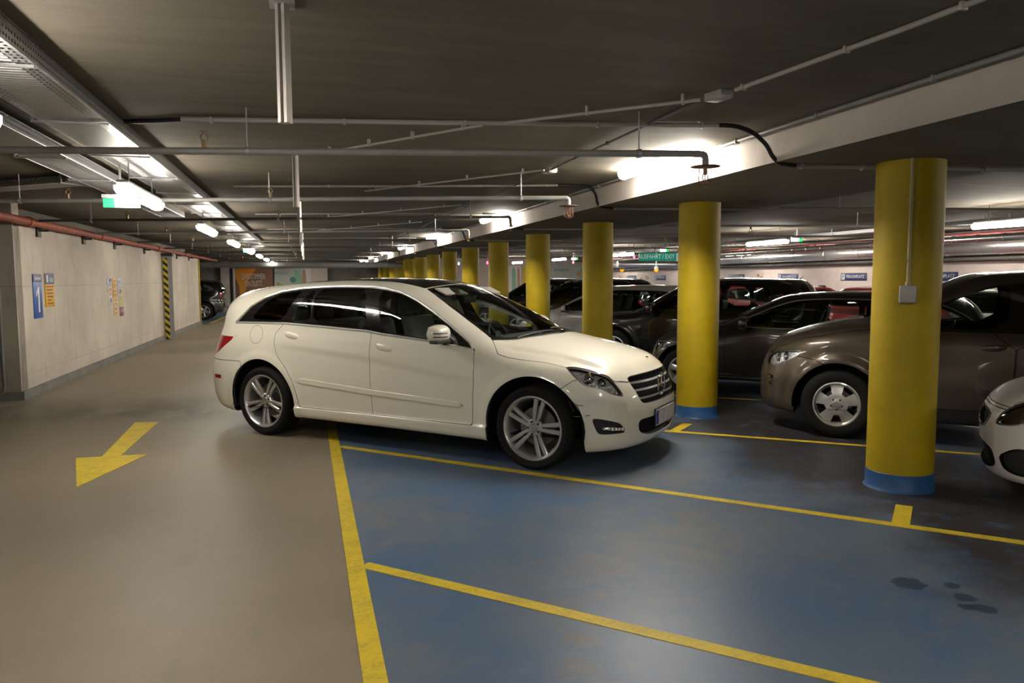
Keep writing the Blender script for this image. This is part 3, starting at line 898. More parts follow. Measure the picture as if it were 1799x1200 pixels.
def hero_spec():
    s = dict(
    top=[(-1.35, 1.36), (-1.05, 1.475), (-.85, 1.515), (-.6, 1.56), (-.2, 1.61), (.4, 1.652), (1.0, 1.67), (1.5, 1.66), (1.9, 1.605), (2.25, 1.485), (2.6, 1.335), (2.84, 1.215), (2.97, 1.145),
         (3.08, 1.128), (3.3, 1.088), (3.6, 1.03), (3.85, .958), (4.0, .89), (4.1, .83), (4.3, .66)],
    width=[(.1, .86), (.25, .905), (.45, .935), (.7, .957), (.9, .955), (1.03, .94), (1.13, .918), (1.2, .905), (1.3, .878), (1.4, .842), (1.5, .79), (1.6, .715), (1.72, .60)],
    nose=[(.1, 3.98), (.2, 4.04), (.32, 4.085), (.5, 4.10), (.65, 4.085), (.8, 4.05), (.92, 4.0), (1.1, 3.86)],
    tail=[(.1, -.9), (.25, -.98), (.4, -1.05), (.6, -1.065), (.8, -1.03), (.95, -.97), (1.2, -.87), (1.4, -.84), (1.55, -.82)],
    bottom=[(-1.1, .27), (-.5, .22), (.5, .22), (2.8, .2), (3.6, .17), (4.1, .2)],
    crease=[(-1, 1.0), (.2, .98), (1.4, .90), (2.65, .76), (4.2, .7)],
    halfwidth=.95, cabin=(.2, 1.5), wheelbase=3.215, arch=.455, wheel_r=.37, wrap_front=.20, wrap_rear=.10,
    plan_front=(.42, 3.0), plan_rear=(.22, 3.4), sill=.345, k_hood=.20, k_roof=.20, k_front=.30, k_rear=.30, crown=.05,
    carve=(hero_crease,), grid=.022, face=.94, belt_z=1.13, paint=paint('cream white car paint', (.74, .71, .61)),
    dlo=[(-.402, 1.198), (-.216, 1.374), (-.058, 1.470), (.121, 1.530), (.365, 1.564), (.713, 1.582), (1.010, 1.587), (1.320, 1.583), (1.490, 1.567), (1.687, 1.529), (1.906, 1.454), (2.121, 1.352), (2.326, 1.239), (2.482, 1.142), (2.560, 1.087), (2.607, 1.032), (2.350, 1.066), (2.154, 1.091), (1.608, 1.132), (1.409, 1.157), (.785, 1.187), (.339, 1.205)],
    round_dlo=False,
    glass=[[(-.185, 1.243), (-.080, 1.351), (.015, 1.445), (.130, 1.505), (.276, 1.526), (.379, 1.540), (.425, 1.531), (.296, 1.244), (.099, 1.233)],
           [(.416, 1.219), (.446, 1.326), (.508, 1.450), (.560, 1.540), (.610, 1.556), (.672, 1.213)],
           [(.712, 1.211), (.639, 1.557), (.922, 1.570), (1.290, 1.568), (1.420, 1.180), (1.099, 1.199)],
           [(1.600, 1.160), (1.444, 1.559), (1.589, 1.541), (1.813, 1.476), (2.091, 1.352), (2.306, 1.236), (2.303, 1.124), (2.152, 1.108), (1.892, 1.134)]],
    privacy=(1, 2), chrome_dlo=True, chrome_r=.012,
    windscreen=[(1.92, -.2), (1.92, 0), (1.91, .3), (1.87, .55), (2.2, .66), (2.44, .715), (2.62, .742), (2.71, .752), (2.86, .6), (2.97, .3), (3.0, 0), (3.0, -.2)],
    cowl=[(3.0, -.2), (3.0, 0), (2.97, .3), (2.86, .6), (2.71, .752), (2.725, .765), (2.90, .60), (3.02, .3), (3.07, 0), (3.07, -.2)],
    roof_panel=[(1.90, -.2), (1.90, 0), (1.89, .3), (1.85, .55), (1.4, .53), (.8, .51), (.2, .50), (-.4, .48), (-.55, .4), (-.58, 0), (-.58, -.2)],
    rear_window=[(-.2, 1.46), (.60, 1.44), (.70, 1.12), (.6, 1.06), (-.2, 1.06)], rear_x=-.70,
    headlight=[(2.656, .908), (2.79, .907), (2.927, .886), (3.063, .853), (3.149, .824), (3.201, .778), (3.256, .724), (3.314, .657), (3.241, .667), (3.162, .679), (3.087, .697), (3.016, .72), (2.928, .737), (2.842, .753), (2.788, .78), (2.736, .817), (2.692, .864)],
    projectors=[(2.93, .80, .050), (3.07, .765, .038)],
    taillight=[(-.60, 1.045), (-.50, 1.055), (-.49, 1.01), (-.22, .86), (-.05, .83), (.3, .84), (.3, 1.04), (-.05, 1.05), (-.2, 1.05)],
    grille=[(-.50, .825), (.50, .825), (.535, .77), (.475, .60), (.42, .575), (-.42, .575), (-.475, .60), (-.535, .77)],
    slats=[lambda y: .765 + y * .0, lambda y: .70 + y * 0, lambda y: .628 + y * 0], slat_mat=lambda: mat('grey grille slat', (.30, .30, .30), .35, .6), door_round=0,
    intakes=[('lower_intake', [(-.52, .448), (-.3, .452), (.3, .452), (.52, .448), (.49, .33), (.3, .285), (-.3, .285), (-.49, .33)])],
    corner_intakes=[('fog_lamp_recess', [(2.894, .484), (3.004, .479), (3.171, .453), (3.241, .437), (3.278, .418), (3.32, .366), (3.326, .349), (2.995, .341), (2.956, .378)])],
    bumper=[(2.50, -.2), (2.50, .71), (2.707, .80), (3.0, .83), (3.2, .786), (3.39, .770), (4.9, .770), (4.9, -.2)],
    hood=[(3.07, -.2), (3.07, 0), (3.02, .3), (2.90, .6), (2.73, .755), (2.853, .880), (3.14, .862), (3.466, .824), (3.571, .783), (3.665, .74), (3.758, .697), (3.816, .668), (3.863, .66), (3.939, .547), (4.2, .547), (4.2, -.2)], hood_z=.772,
    doors=[('rear_door', [(.313, 1.199), (.214, 1.105), (.205, 1.005), (.247, .873), (.37, .744), (.453, .615), (.49, .50), (.505, .42), (.512, .348), (1.0, .348), (1.47, .348), (1.468, .645), (1.468, .833), (1.472, 1.021), (1.476, 1.140), (1.403, 1.155), (.773, 1.184)]),
           ('front_door', [(1.474, 1.140), (1.472, 1.021), (1.468, .833), (1.468, .645), (1.47, .348), (2.0, .346), (2.604, .342), (2.64, .72), (2.65, .894), (2.624, 1.033), (2.35, 1.064), (2.154, 1.089), (1.605, 1.13)])],
    rear_bumper=(.785, -.28), fuel=(-.07, 1.08, .095, -1),
    wheel=('twin', .279, .27, (75, 57)), mirror=(2.36, 1.03, 1.165), mirror_lamp=True,
    handles=[(.335, .55, 1.10, 1.068), (1.53, 1.755, 1.025, .994)],
    seat_mat=mat('pale grey leather', (.38, .38, .36), .6), seat_x=1.25, rear_seat_x=.25, dash_x=2.66, lining=lambda: mat('grey cabin lining', (.10, .10, .095), .85))
    return s

def scaled(poly, a, b):
    return [(a(p[0]), b(p[1])) for p in poly]
def car_spec(L_front, wb, L_rear, hw, roof, belt, hood_lead, hood_cowl, cowl_x, header_x, roof_end_x, tail_top_x, paintm, wr=.35, style='hatch', **kw):
    """Proportions of a car (x from the rear axle) turned into panels."""
    xn, xt = wb + L_front, -L_rear
    top = [(xt - .4, roof - .45), (tail_top_x, roof - .10), (roof_end_x, roof - .03), ((roof_end_x + header_x) / 2, roof), (header_x + .05, roof - .035), (header_x + (cowl_x - header_x) * .5, (roof + hood_cowl) / 2 + .03), (cowl_x, hood_cowl + .015), (cowl_x + .12, hood_cowl - .008),
           (cowl_x + (xn - cowl_x) * .5, hood_cowl * .58 + hood_lead * .42 + .02), (xn - .14, hood_lead + .01), (xn - .02, hood_lead - .09), (xn + .2, hood_lead - .35)]
    z = lambda t: belt + (roof - belt) * t
    d = dict(top=top, width=[(.1, hw * .90), (.25, hw * .945), (.45, hw * .98), (.68, hw), (belt * .85, hw * .992), (belt - .06, hw * .965), (belt, hw * .94), (z(.3), hw * .885), (z(.65), hw * .80), (z(.95), hw * .70), (z(1.2), hw * .58)],
             nose=[(.1, xn - .12), (.22, xn - .05), (.38, xn), (.55, xn), (.7, xn - .03), (hood_lead, xn - .12), (hood_lead + .25, xn - .3)],
             tail=[(.1, xt + .14), (.3, xt + .05), (.5, xt), (.68, xt + .01), (.85, xt + .06), (belt, tail_top_x - .16), (z(.5), tail_top_x - .08), (roof, tail_top_x + .02)],
             bottom=[(xt, .30), (.4, .24), (wb - .4, .22), (xn, .22)], halfwidth=hw, cabin=(.3, 1.2), wheelbase=wb, arch=wr + .075, wheel_r=wr, wrap_front=.17, wrap_rear=.10,
             plan_front=(.46, 2.8), plan_rear=(.25, 3.2), belt_z=belt, paint=paintm, face=hw - .015, k_front=.34, k_rear=.30, k_hood=.20, k_roof=.20, grid=.032,
             rear_window=[(-.2, z(.86)), (hw * .66, z(.84)), (hw * .76, z(.1)), (-.2, z(.06))], rear_x=tail_top_x + .12)
    ya, yb = hw * .60, hw * .76
    d['windscreen'] = [(header_x, -.2), (header_x, 0), (header_x - .03, ya * .6), (header_x - .06, ya), (header_x + (cowl_x - header_x) * .5 - .06, (ya + yb) / 2), (cowl_x - .19, yb), (cowl_x - .08, yb * .8), (cowl_x - .02, yb * .4), (cowl_x, 0), (cowl_x, -.2)]
    d['cowl'] = [(cowl_x, -.2), (cowl_x, 0), (cowl_x - .02, yb * .4), (cowl_x - .08, yb * .8), (cowl_x - .19, yb), (cowl_x - .20, yb + .03), (cowl_x - .02, yb * .8), (cowl_x + .05, yb * .4), (cowl_x + .07, 0), (cowl_x + .07, -.2)]
    d['hood'] = [(cowl_x + .07, -.2), (cowl_x + .07, 0), (cowl_x + .05, yb * .4), (cowl_x - .02, yb * .8), (cowl_x - .20, yb + .03), (cowl_x - .1, hw * .90), (wb + .2, hw * .88), (xn - .35, hw * .74), (xn - .2, hw * .60), (xn + .2, hw * .58), (xn + .2, -.2)]
    d['hood_z'] = hood_lead - .10
    u0 = wb + .05 - hw
    d['bumper'] = [(u0 - .10, -.2), (u0 - .10, hood_lead - .26), (u0 + .15, hood_lead - .16), (u0 + .5, hood_lead - .12), (5.5, hood_lead - .13), (5.5, -.2)]
    d['dash_x'] = cowl_x - .22
    d['seat_mat'] = mat('dark seat cloth', (.03, .03, .032), .85)
    d['mirror'] = (cowl_x - .50, hw + .09, belt + .06)
    d.update(kw); d['fix'] = None
    return d
# ------------------------------------------------------------------ lamps
GALV = mat('galvanised steel', (.42, .42, .43), .48, .8, noise=(9, .2))
PIPE = mat('grey painted pipe', (.22, .22, .21), .5, noise=(6, .15))
DARKP = mat('dark weathered pipe', (.07, .066, .06), .6)
CONDUIT = mat('grey plastic conduit', (.34, .325, .30), .55)
HOSE = mat('black corrugated hose', (.010, .010, .010), .5)
REDP = mat('red oxide pipe paint', (.27, .060, .032), .6, noise=(7, .3))
TUBEM = mat('fluorescent diffuser', (.9, .9, .9), .4, emit=(1.0, .92, .80), strength=TUBE)
TUBEB = mat('brighter fluorescent diffuser', (.9, .9, .9), .4, emit=(1.0, .92, .80), strength=TUBE * 1.4); TUBED = mat('dimmer fluorescent diffuser', (.9, .9, .9), .4, emit=(1.0, .92, .80), strength=TUBE * .8)
HOUS = mat('grey lamp housing', (.30, .30, .30), .5)
def make_lamp(L=1.5):
    root = empty('ceiling_lamp')
    bm = BM(); box(bm, (0, 0, .045), (.10, L, .05), bevel=.012); mesh_obj('housing', bm, HOUS, root, 40)
    bm = BM()
    prof = [(-.062, .022), (-.062, -.008), (-.045, -.040), (-.015, -.052), (.015, -.052), (.045, -.040), (.062, -.008), (.062, .022)]
    quad_strip(bm, [[(x, y, z) for x, z in prof] for y in (-L / 2 + .01, L / 2 - .01)]); mesh_obj('diffuser', bm, TUBEM, root, 40)
    for s in (-1, 1):
        bm = BM(); prism(bm, [(x * 1.05, z * 1.05) for x, z in prof], s * (L / 2 - .012), s * (L / 2 + .012), 'y'); mesh_obj('end_cap', bm, TUBEM, root, 40)
    return root
lamp0 = make_lamp(); used = [False]
LAMPS = {}
def place_lamp(x, y, z, label, group, rz=0., hang=None, m=None):
    if used[0]:
        o = lamp0.copy(); COL.objects.link(o)
        for c in lamp0.children:
            if c.name.startswith('suspension'): continue
            link(c.copy(), o)
    else: o = lamp0; used[0] = True
    if m is not None:
        for c in o.children:
            if c.name.startswith(('diffuser', 'end_cap')):
                key = (m.name, c.name.split('.')[0], round(c.data.vertices[0].co.y, 2))
                if key not in LAMPS: LAMPS[key] = c.data.copy(); LAMPS[key].materials[0] = m
                if o is not lamp0: c.data = LAMPS[key]
    o.location = (x, y, z); o.rotation_euler = (0, 0, rz); tag(o, label, 'lamp', group)
    if hang:
        for s in (-.5, .5):
            bm = BM(); tube(bm, [(0, s, .06), (0, s, hang - z)], .006, 6); mesh_obj('suspension_rod', bm, GALV, o)
    return o
G1 = 'lamps along the white beam'; G2 = 'lamps below the cable tray'; G3 = 'lamps over the far aisle'
for k in range(-2, 7):
    y = 6.65 + 6.5 * k
    place_lamp(3.22, y, 2.735, {0: 'large bright tube lamp fixed beside the white beam above the white car bonnet'}.get(k, f'bright tube lamp beside the white beam, {ords[max(k,0)]} along it from the viewer'), G1, m=TUBEB)
for k, y in enumerate((-5.4, -.9, 3.42, 7.70, 12.55, 17.0, 21.6, 26.1, 30.6, 36.2, 42, 47.5)):
    place_lamp(-1.44, y, 2.416, {2: 'tube lamp under the cable tray cut off by the edge of the view', 3: 'bright tube lamp under the cable tray above the green exit sign'}.get(k, f'tube lamp hung under the cable tray, {ords[max(k-2,0)]} from the viewer'), G2, hang=2.66, m=TUBED)
for k, (x, y, z) in enumerate(((10.45, 15.7, 2.47), (14.16, 19.3, 2.47), (14.5, 23.5, 2.47), (10.6, 24.4, 2.47), (14.15, 13.9, 2.47), (10.5, 31.0, 2.47), (10.45, 37.5, 2.47), (10.45, 9.2, 2.47), (14.2, 8.4, 2.47), (10.45, 2.7, 2.47), (14.3, 29.5, 2.47), (14.3, 36, 2.47))):
    place_lamp(x, y, z, f'tube lamp hung from rods over the far aisle, {ords[k]} of those by the silver ducts', G3, hang=ZC, m=TUBEB)

# ------------------------------------------------------------------ exit signs and the big hanging sign
EXW = mat('lit exit sign white', (.9, .95, .9), .4, emit=(.95, 1, .97), strength=1.6); EXG = mat('lit exit sign green', (.02, .4, .10), .4, emit=(.01, .45, .09), strength=.5)
def exit_sign(loc, rz, label, top=ZC):
    r = empty('exit_sign', loc, rz, label, 'exit sign', 'green emergency exit signs')
    bm = BM(); box(bm, (0, 0, .055), (.30, .05, .035), bevel=.006); mesh_obj('housing', bm, HOUS, r)
    bm = BM(); box(bm, (.05, 0, 0), (.20, .02, .075)); mesh_obj('white_face', bm, EXW, r, 0)
    bm = BM(); box(bm, (-.095, 0, 0), (.09, .021, .075)); mesh_obj('green_face', bm, EXG, r, 0)
    bm = BM(); box(bm, (0, 0, (top - loc[2] + .06) / 2), (.016, .016, top - loc[2] - .06)); mesh_obj('bracket', bm, HOUS, r, 0)
exit_sign((-1.53, 7.30, 2.325), 0, 'lit green and white exit sign right under the lamp by the left wall', 2.655)
exit_sign((-1.42, 21.0, 2.40), 0, 'small lit exit sign far down the lane beneath the cable tray', 2.655)
exit_sign((10.98, 15.3, 2.52), PI, 'lit green exit sign beside the tube lamp over the far aisle')
exit_sign((10.92, 21.9, 2.52), PI, 'lit exit sign just above the green sign board for drivers')
exit_sign((11.4, 31.5, 2.5), PI, 'tiny lit exit sign between two distant yellow pillars')
GRN = mat('green sign board', (.004, .155, .105), .5, emit=(.004, .155, .105), strength=.25); WHT = mat('white lettering', (.75, .76, .74), .5, emit=(.75, .76, .74), strength=.07)  # slight glow added to board and lettering, whose faces catch little lamp light
r = empty('direction_sign', (11.0, 22.3, 2.33), -.30, 'green hanging sign board reading AUSFAHRT / EXIT above the parked cars', 'sign')
bm = BM(); box(bm, (0, 0, 0), (1.42, .05, .25), bevel=.008); mesh_obj('board', bm, GRN, r, 30)
text('lettering', 'AUSFAHRT / EXIT', .20, WHT, Matrix.Translation((-.15, -.028, 0)) @ Matrix.Rotation(PI / 2, 4, 'X'), r, .74)
bm = BM(); box(bm, (.58, -.027, 0), (.20, .004, .22)); mesh_obj('arrow_panel', bm, WHT, r, 0)
bm = BM(); prism(bm, [(.565, -.07), (.595, -.07), (.595, .02), (.63, .02), (.58, .08), (.53, .02), (.565, .02)], -.034, -.030, 'y'); mesh_obj('red_arrow', bm, mat('red sign arrow', (.4, .02, .02), .5), r, 0)
for s in (-.5, .5):
    bm = BM(); tube(bm, [(s, 0, .12), (s, 0, .45)], .008, 6); mesh_obj('hanger', bm, GALV, r)
def led_pole(loc, col, label):
    r = empty('bay_indicator', loc, 0, label, 'indicator light', 'small bay indicator lights on poles')
    bm = BM(); tube(bm, [(0, 0, .06), (0, 0, ZC - loc[2])], .013, 8); mesh_obj('pole', bm, GALV, r)
    bm = BM(); lathe(bm, [(0, -.04), (.025, -.03), (.03, 0), (.025, .04), (.012, .06)], 16, 'z'); mesh_obj('lens', bm, mat('indicator ' + col[0], (.5, .5, .5), .3, emit=col[1], strength=6), r)
LR_ = ('red', (1, .02, .06)); LB_ = ('blue', (.15, .35, 1))
led_pole((9.93, 22, 2.31), LR_, 'red indicator light on a pole at the end of the green exit board')
led_pole((11.15, 31, 2.33), LR_, 'red indicator light on a pole between the distant yellow pillars by the green poster')
led_pole((6.35, 26.8, 2.22), LR_, 'red indicator light seen between the seventh and sixth yellow pillars')
led_pole((5.65, 28.6, 2.22), LB_, 'blue indicator light seen between two distant yellow pillars')
ORG = mat('orange warning lens', (.9, .18, .01), .3, emit=(1, .16, .0), strength=.8)
for loc, lab in (((12.15, 25, 1.96), 'orange warning beacon hung under the duct by the green exit board'), ((12.12, 28, 1.99), 'smaller farther orange beacon hung under the duct')):
    r = empty('warning_beacon', loc, 0, lab, 'beacon', 'orange beacons under the duct')
    bm = BM(); lathe(bm, [(0, -.09), (.05, -.075), (.075, -.03), (.08, .0), (.0, .0)], 20, 'z'); mesh_obj('lens', bm, ORG, r)
    bm = BM(); lathe(bm, [(.0, 0), (.07, 0), (.07, .09), (.03, .11), (.012, ZC - loc[2]), (0, ZC - loc[2])], 20, 'z'); mesh_obj('socket', bm, mat('white plastic', (.7, .7, .68), .4), r)

# ------------------------------------------------------------------ sprinkler pipes, conduits, trays, ducts
def sprinkler(parent, p, down=False):
    bm = BM(); s = -1 if down else 1; x, y, z = p
    tube(bm, [(x, y, z), (x, y, z + s * .05)], .016, 8); tube(bm, [(x - .018, y, z + s * .05), (x - .022, y, z + s * .075), (x, y, z + s * .10)], .004, 6); tube(bm, [(x + .018, y, z + s * .05), (x + .022, y, z + s * .075), (x, y, z + s * .10)], .004, 6)
    lathe(bm, [(0, s * .10), (.028, s * .10), (.028, s * .104), (0, s * .104)], 14, 'z', c=p)
    return mesh_obj('sprinkler_head', bm, mat('aged brass', (.20, .13, .07), .45, .8), parent)
pipes = [(5.27, -.208, 2.65), (8.36, -.285, 2.68), (11.0, -.33, 2.72), (14.0, -.36, 2.75), (17.4, -.36, 2.75), (20.8, -.36, 2.75), (24.2, -.36, 2.75), (27.6, -.36, 2.75), (31, -.36, 2.75)]
for k, (y0, m, xe) in enumerate(pipes):
    xl = -6.5 if k == 0 else -3.628
    lab = ['grey sprinkler pipe crossing the lane nearest the viewer, ending in a caged sprinkler', 'grey sprinkler pipe crossing the lane second from the viewer, ending near the white beam'][k] if k < 2 else f'thin sprinkler pipe crossing the lane, {ords[k]} from the viewer'
    r = empty('sprinkler_pipe', (0, y0, 2.5), 0, lab, 'pipe', 'sprinkler pipes across the lane')
    bm = BM(); tube(bm, bend([(xl, m * xl, 0), (xe, m * xe, 0), (xe, m * xe, -.09)], .05), .0235 if k < 2 else .02, 12); mesh_obj('pipe_run', bm, [PIPE, PIPE, DARKP][min(k, 2)] if k not in (3,) else PIPE, r)
    for x in (-.35, 2.2, -2.9):
        bm = BM(); tube(bm, [(x, m * x, .02), (x, m * x, ZC - 2.5)], .005, 6); lathe(bm, [(.027, -.012), (.031, -.012), (.031, .012), (.027, .012)], 16, 'x', c=(x, m * x, 0)); mesh_obj('hanger', bm, GALV, r)
    for x in (-.62 if k == 0 else -.34, -2.4): sprinkler(r, (x, m * x, .02))
    h = sprinkler(r, (xe, m * xe, -.09), True)
    if k < 2:
        bm = BM(); c = (xe, m * xe, 0)
        lathe(bm, [(.0, -.085), (.10, -.087), (.10, -.083), (0, -.081)], 28, 'z', c=c)
        for a in range(6):
            q = a * PI / 3; d = Vector((math.cos(q), math.sin(q), 0)); b = Vector(c)
            tube(bm, [b + d * .045 + Vector((0, 0, -.09)), b + d * .05 + Vector((0, 0, -.19)), b + d * .02 + Vector((0, 0, -.21))], .003, 5)
        mesh_obj('guard_cage', bm, mat('red brown guard', (.16, .05, .035), .5), r)
# red main along the left wall, with its brackets
r = empty('sprinkler_main', (-3.70, 20, 2.475), 0, 'red oxide sprinkler main running along the top of the left wall', 'pipe')
bm = BM(); tube(bm, [(0, -13, 0), (0, -4.2, 0)], .055, 14); tube(bm, [(0, -4.2, 0), (0, 15, 0)], .050, 14)
for y in (-8, -4.2, 1.5, 6): lathe(bm, [(.05, y - .05), (.07, y - .05), (.07, y + .05), (.05, y + .05)], 18, 'y')
mesh_obj('pipe_run', bm, REDP, r)
for y in (12.87, 15.27, 17.58, 20.6, 25.5, 28):
    bm = BM(); box(bm, (-.143, y - 20, -.09), (.03, .16, .16)); box(bm, (-.08, y - 20, -.075), (.16, .05, .03)); mesh_obj('wall_bracket', bm, mat('dark steel bracket', (.05, .045, .04), .5, .6), r, 0)
def conduit(pts, r, label, m=CONDUIT, clips=(), n=8, bendr=.05, z=None):
    root = empty('cable_conduit', pts[0], 0, label, 'conduit', 'grey conduits on the ceiling')
    o = Vector(pts[0]); q = [Vector(p) - o for p in pts]
    bm = BM(); tube(bm, bend(q, bendr) if len(q) > 2 else q, r, n); mesh_obj('conduit_run', bm, m, root)
    for i, t in clips:
        p = q[i].lerp(q[i + 1], t); d = (q[i + 1] - q[i]).normalized()
        bm = BM(); zt = (ZC if pts[0][2] > 2.6 else ZB) - .001 - pts[0][2]; box(bm, (0, 0, (zt - r * 1.35) / 2), (.018, r * 2.7, zt + r * 1.35), bevel=.003)
        bm.transform(Matrix.Translation(p) @ Matrix.Rotation(math.atan2(d.y, d.x), 4, 'Z')); mesh_obj('clip', bm, m, root, 30)
    return root
ZK = 2.762
for k in range(0, 5):
    dy = (0, 3.9, 7.9, 11.9, 15.9)[k]; w = ['nearest', 'second', 'third', 'fourth', 'fifth'][k]
    a, b, c = Vector((-.80, 5.73 + dy, ZK)), Vector((1.18, 5.37 + dy - .1 * k, ZK)), Vector((2.92, 5.02 + dy - .25 * (k > 0), ZK))
    rr = .017 if k == 0 else .013
    conduit([a, b, c], rr, f'grey conduit crossing the ceiling between lane and beam, {w} from the viewer', clips=[(0, .1), (0, .55), (0, .97), (1, .5), (1, .93)])
    h = empty('flexible_hose', c, 0, f'black flexible hose bending over the white beam edge, {w} from the viewer', 'hose', 'black hoses at the beam')
    bm = BM(); path = [(0, 0, 0), (.13, -.01, .0), (.30, .02, -.03), (.45, .07, -.11), (.52, .10, -.19), (.60, .12, -.235), (.76, .14, -.245)] if k == 0 else [(0, 0, 0), (.42, .0, -.005), (.50, .03, -.10), (.53, .08, -.19), (.60, .12, -.235), (.76, .14, -.245)]
    tube(bm, bend(path, .08, 8), .017, 10); mesh_obj('hose_run', bm, HOSE, h)
    e = c + Vector(path[-1])
    conduit([e - Vector((.02, 0, 0)), e + Vector((2.0, -.25, 0))], rr, f'grey conduit under the white beam continuing the hose, {w} from the viewer', clips=[(0, .03), (0, .28), (0, .55), (0, .8)])
    if k == 0:
        h = empty('flexible_hose', a, 0, 'black hose piece joining the conduit to the cable tray', 'hose', 'black hoses at the beam')
        bm = BM(); tube(bm, [(0, 0, 0), (-.2, .11, 0), (-.42, .22, .006)], .016, 10); mesh_obj('hose_run', bm, HOSE, h)
diag = [((.137, 7.0), (1.262, 5.44)), ((.746, 9.83), (2.386, 7.52)), ((.252, 14.27), (2.28, 11.31)), ((.309, 17.9), (2.198, 14.85))]
for k, (a, b) in enumerate(diag):
    a, b = [tuple(v * .972 for v in p) for p in (a, b)]
    conduit([(*a, ZK - .027), (*b, ZK - .027)], .010, f'thin conduit running slantwise over the ceiling, {ords[k]} from the viewer', clips=[(0, t) for t in (.08, .35, .62, .9)])
conduit([(1.36, 5.16, ZK - .03), (2.33, 4.22, ZK - .03)], .011, 'thin pale conduit slanting to the junction box near the bright lamp', clips=[(0, .45), (0, .92)])
conduit([(2.47, 4.06, ZK), (2.60, 2.9, ZK), (2.70, 1.4, ZK)], .013, 'pale conduit running from the junction box towards the viewer overhead', clips=[(0, .06), (0, .72), (1, .2), (1, .6)])
conduit([(2.40, 4.35, ZK), (2.43, 7.45, ZK), (2.40, 20, ZK), (2.40, 42, ZK)], .010, 'thin dark conduit running along the ceiling parallel to the beam', DARKP, clips=[(0, t) for t in (.25, .5, .75)] + [(1, t / 9) for t in range(9)])
conduit([(3.40, 1.5, ZK), (3.40, 45, ZK)], .015, 'conduit following the top edge of the white beam', PIPE, clips=[(0, (2.55 - 1.5 + 1.0 * i) / 43.5) for i in range(14)])
for i, (p, lab) in enumerate((((2.44, 4.20, ZC - .022), 'small grey junction box on the ceiling where the thin conduits meet'), ((2.44, 7.5, ZC - .022), 'second small junction box on the ceiling beyond the bright lamp'))):
    r = empty('junction_box', p, .2, lab, 'junction box')
    bm = BM(); box(bm, (0, 0, 0), (.10, .15, .044), bevel=.006); mesh_obj('box_body', bm, CONDUIT, r)
    bm = BM(); box(bm, (0, 0, -.024), (.085, .13, .006), bevel=.002); mesh_obj('box_lid', bm, CONDUIT, r)

def perforated(name, ux, uy, sx, sy, fill=.45):
    """Galvanised sheet with rows of punched slots."""
    n = NT(name); n.set(color=(.40, .40, .41), rough=.36, metal=.85)
    ax = {'x': n.x, 'y': n.y, 'z': n.z}
    def hole(u, per, f): return n.math('LESS_THAN', n.math('MODULO', n.math('ADD', n.math('DIVIDE', ax[u], per), 1000.), 1.), f)
    hm = n.math('MULTIPLY', hole(ux, sx, fill), hole(uy, sy, fill))
    t = n.t.nodes.new('ShaderNodeBsdfTransparent'); mx = n.t.nodes.new('ShaderNodeMixShader')
    n.t.links.new(hm, mx.inputs[0]); n.t.links.new(n.b.outputs[0], mx.inputs[1]); n.t.links.new(t.outputs[0], mx.inputs[2]); n.t.links.new(mx.outputs[0], n.t.nodes['Material Output'].inputs[0])
    return n.m
def ribbed():
    n = NT('ribbed tray sheet'); q = n.math('SINE', n.math('MULTIPLY', n.y, 130)); n.set(color=(.42, .42, .43), rough=.46, metal=.85); n.bump(q, .9, .006); return n.m
PF = perforated('perforated flange', 'y', 'z', .034, .034); PB = perforated('perforated tray edge', 'y', 'x', .05, .028, .5); RB = ribbed()
def tray(x0, x1, y0, y1, z, h, label):
    r = empty('cable_tray', (0, 0, 0), 0, label, 'cable tray', 'cable trays over the lane')
    e = .085
    bm = BM(); box(bm, ((x0 + x1) / 2, (y0 + y1) / 2, z), (x1 - x0 - 2 * e, y1 - y0, .003)); mesh_obj('tray_floor', bm, RB, r, 0)
    for s, xa in ((1, x1), (-1, x0)):
        bm = BM(); box(bm, (xa - s * e / 2, (y0 + y1) / 2, z), (e, y1 - y0, .003)); mesh_obj('slotted_edge', bm, PB, r, 0)
        bm = BM(); box(bm, (xa, (y0 + y1) / 2, z + h / 2), (.003, y1 - y0, h)); mesh_obj('side_flange', bm, PF, r, 0)
        bm = BM(); tube(bm, [(xa - s * .004, y0, z + h), (xa - s * .004, y1, z + h)], .006, 6); tube(bm, [(xa - s * .002, y0, z), (xa - s * .002, y1, z)], .005, 6); mesh_obj('rolled_lip', bm, GALV, r)
    for k in range(int((y1 - y0) / 1.37)):
        y = y0 + .45 + 1.37 * k
        bm = BM(); box(bm, ((x0 + x1) / 2 - .02, y, z - .014), (x1 - x0 + .04, .022, .012)); box(bm, (x0 - .03, y, (z + ZC) / 2 - .01), (.012, .022, ZC - z)); mesh_obj('support_bar', bm, GALV, r, 0)
    return r
tray(-1.60, -1.20, -3.2, 25.0, 2.672, .09, 'long galvanised cable tray with perforated edges over the lane')
tray(-2.06, -1.74, 2.0, 12.4, 2.60, .07, 'narrow galvanised tray to the left of the long cable tray')
r = tray(-.16, .16, 0, 2.45, 2.678, .06, 'short branch tray leading from the cable trays to the left wall'); r.rotation_euler = (0, 0, math.radians(52)); r.location = (-1.95, 8.75, 0)
# cables lying in the tray
for i, x in enumerate((-1.46, -1.41, -1.36, -1.30)):
    o = tag(mesh_obj('power_cable', (lambda b: (tube(b, [(x + .012 * math.sin(y * 1.3 + i), y, 2.684 + .004 * i) for y in np.arange(-3, 25, .5)], .009, 6), b)[1])(BM()), HOSE), f'black power cable lying in the long cable tray, {ords[i] if i else "outermost"} from its left side', 'cable', 'cables in the tray')
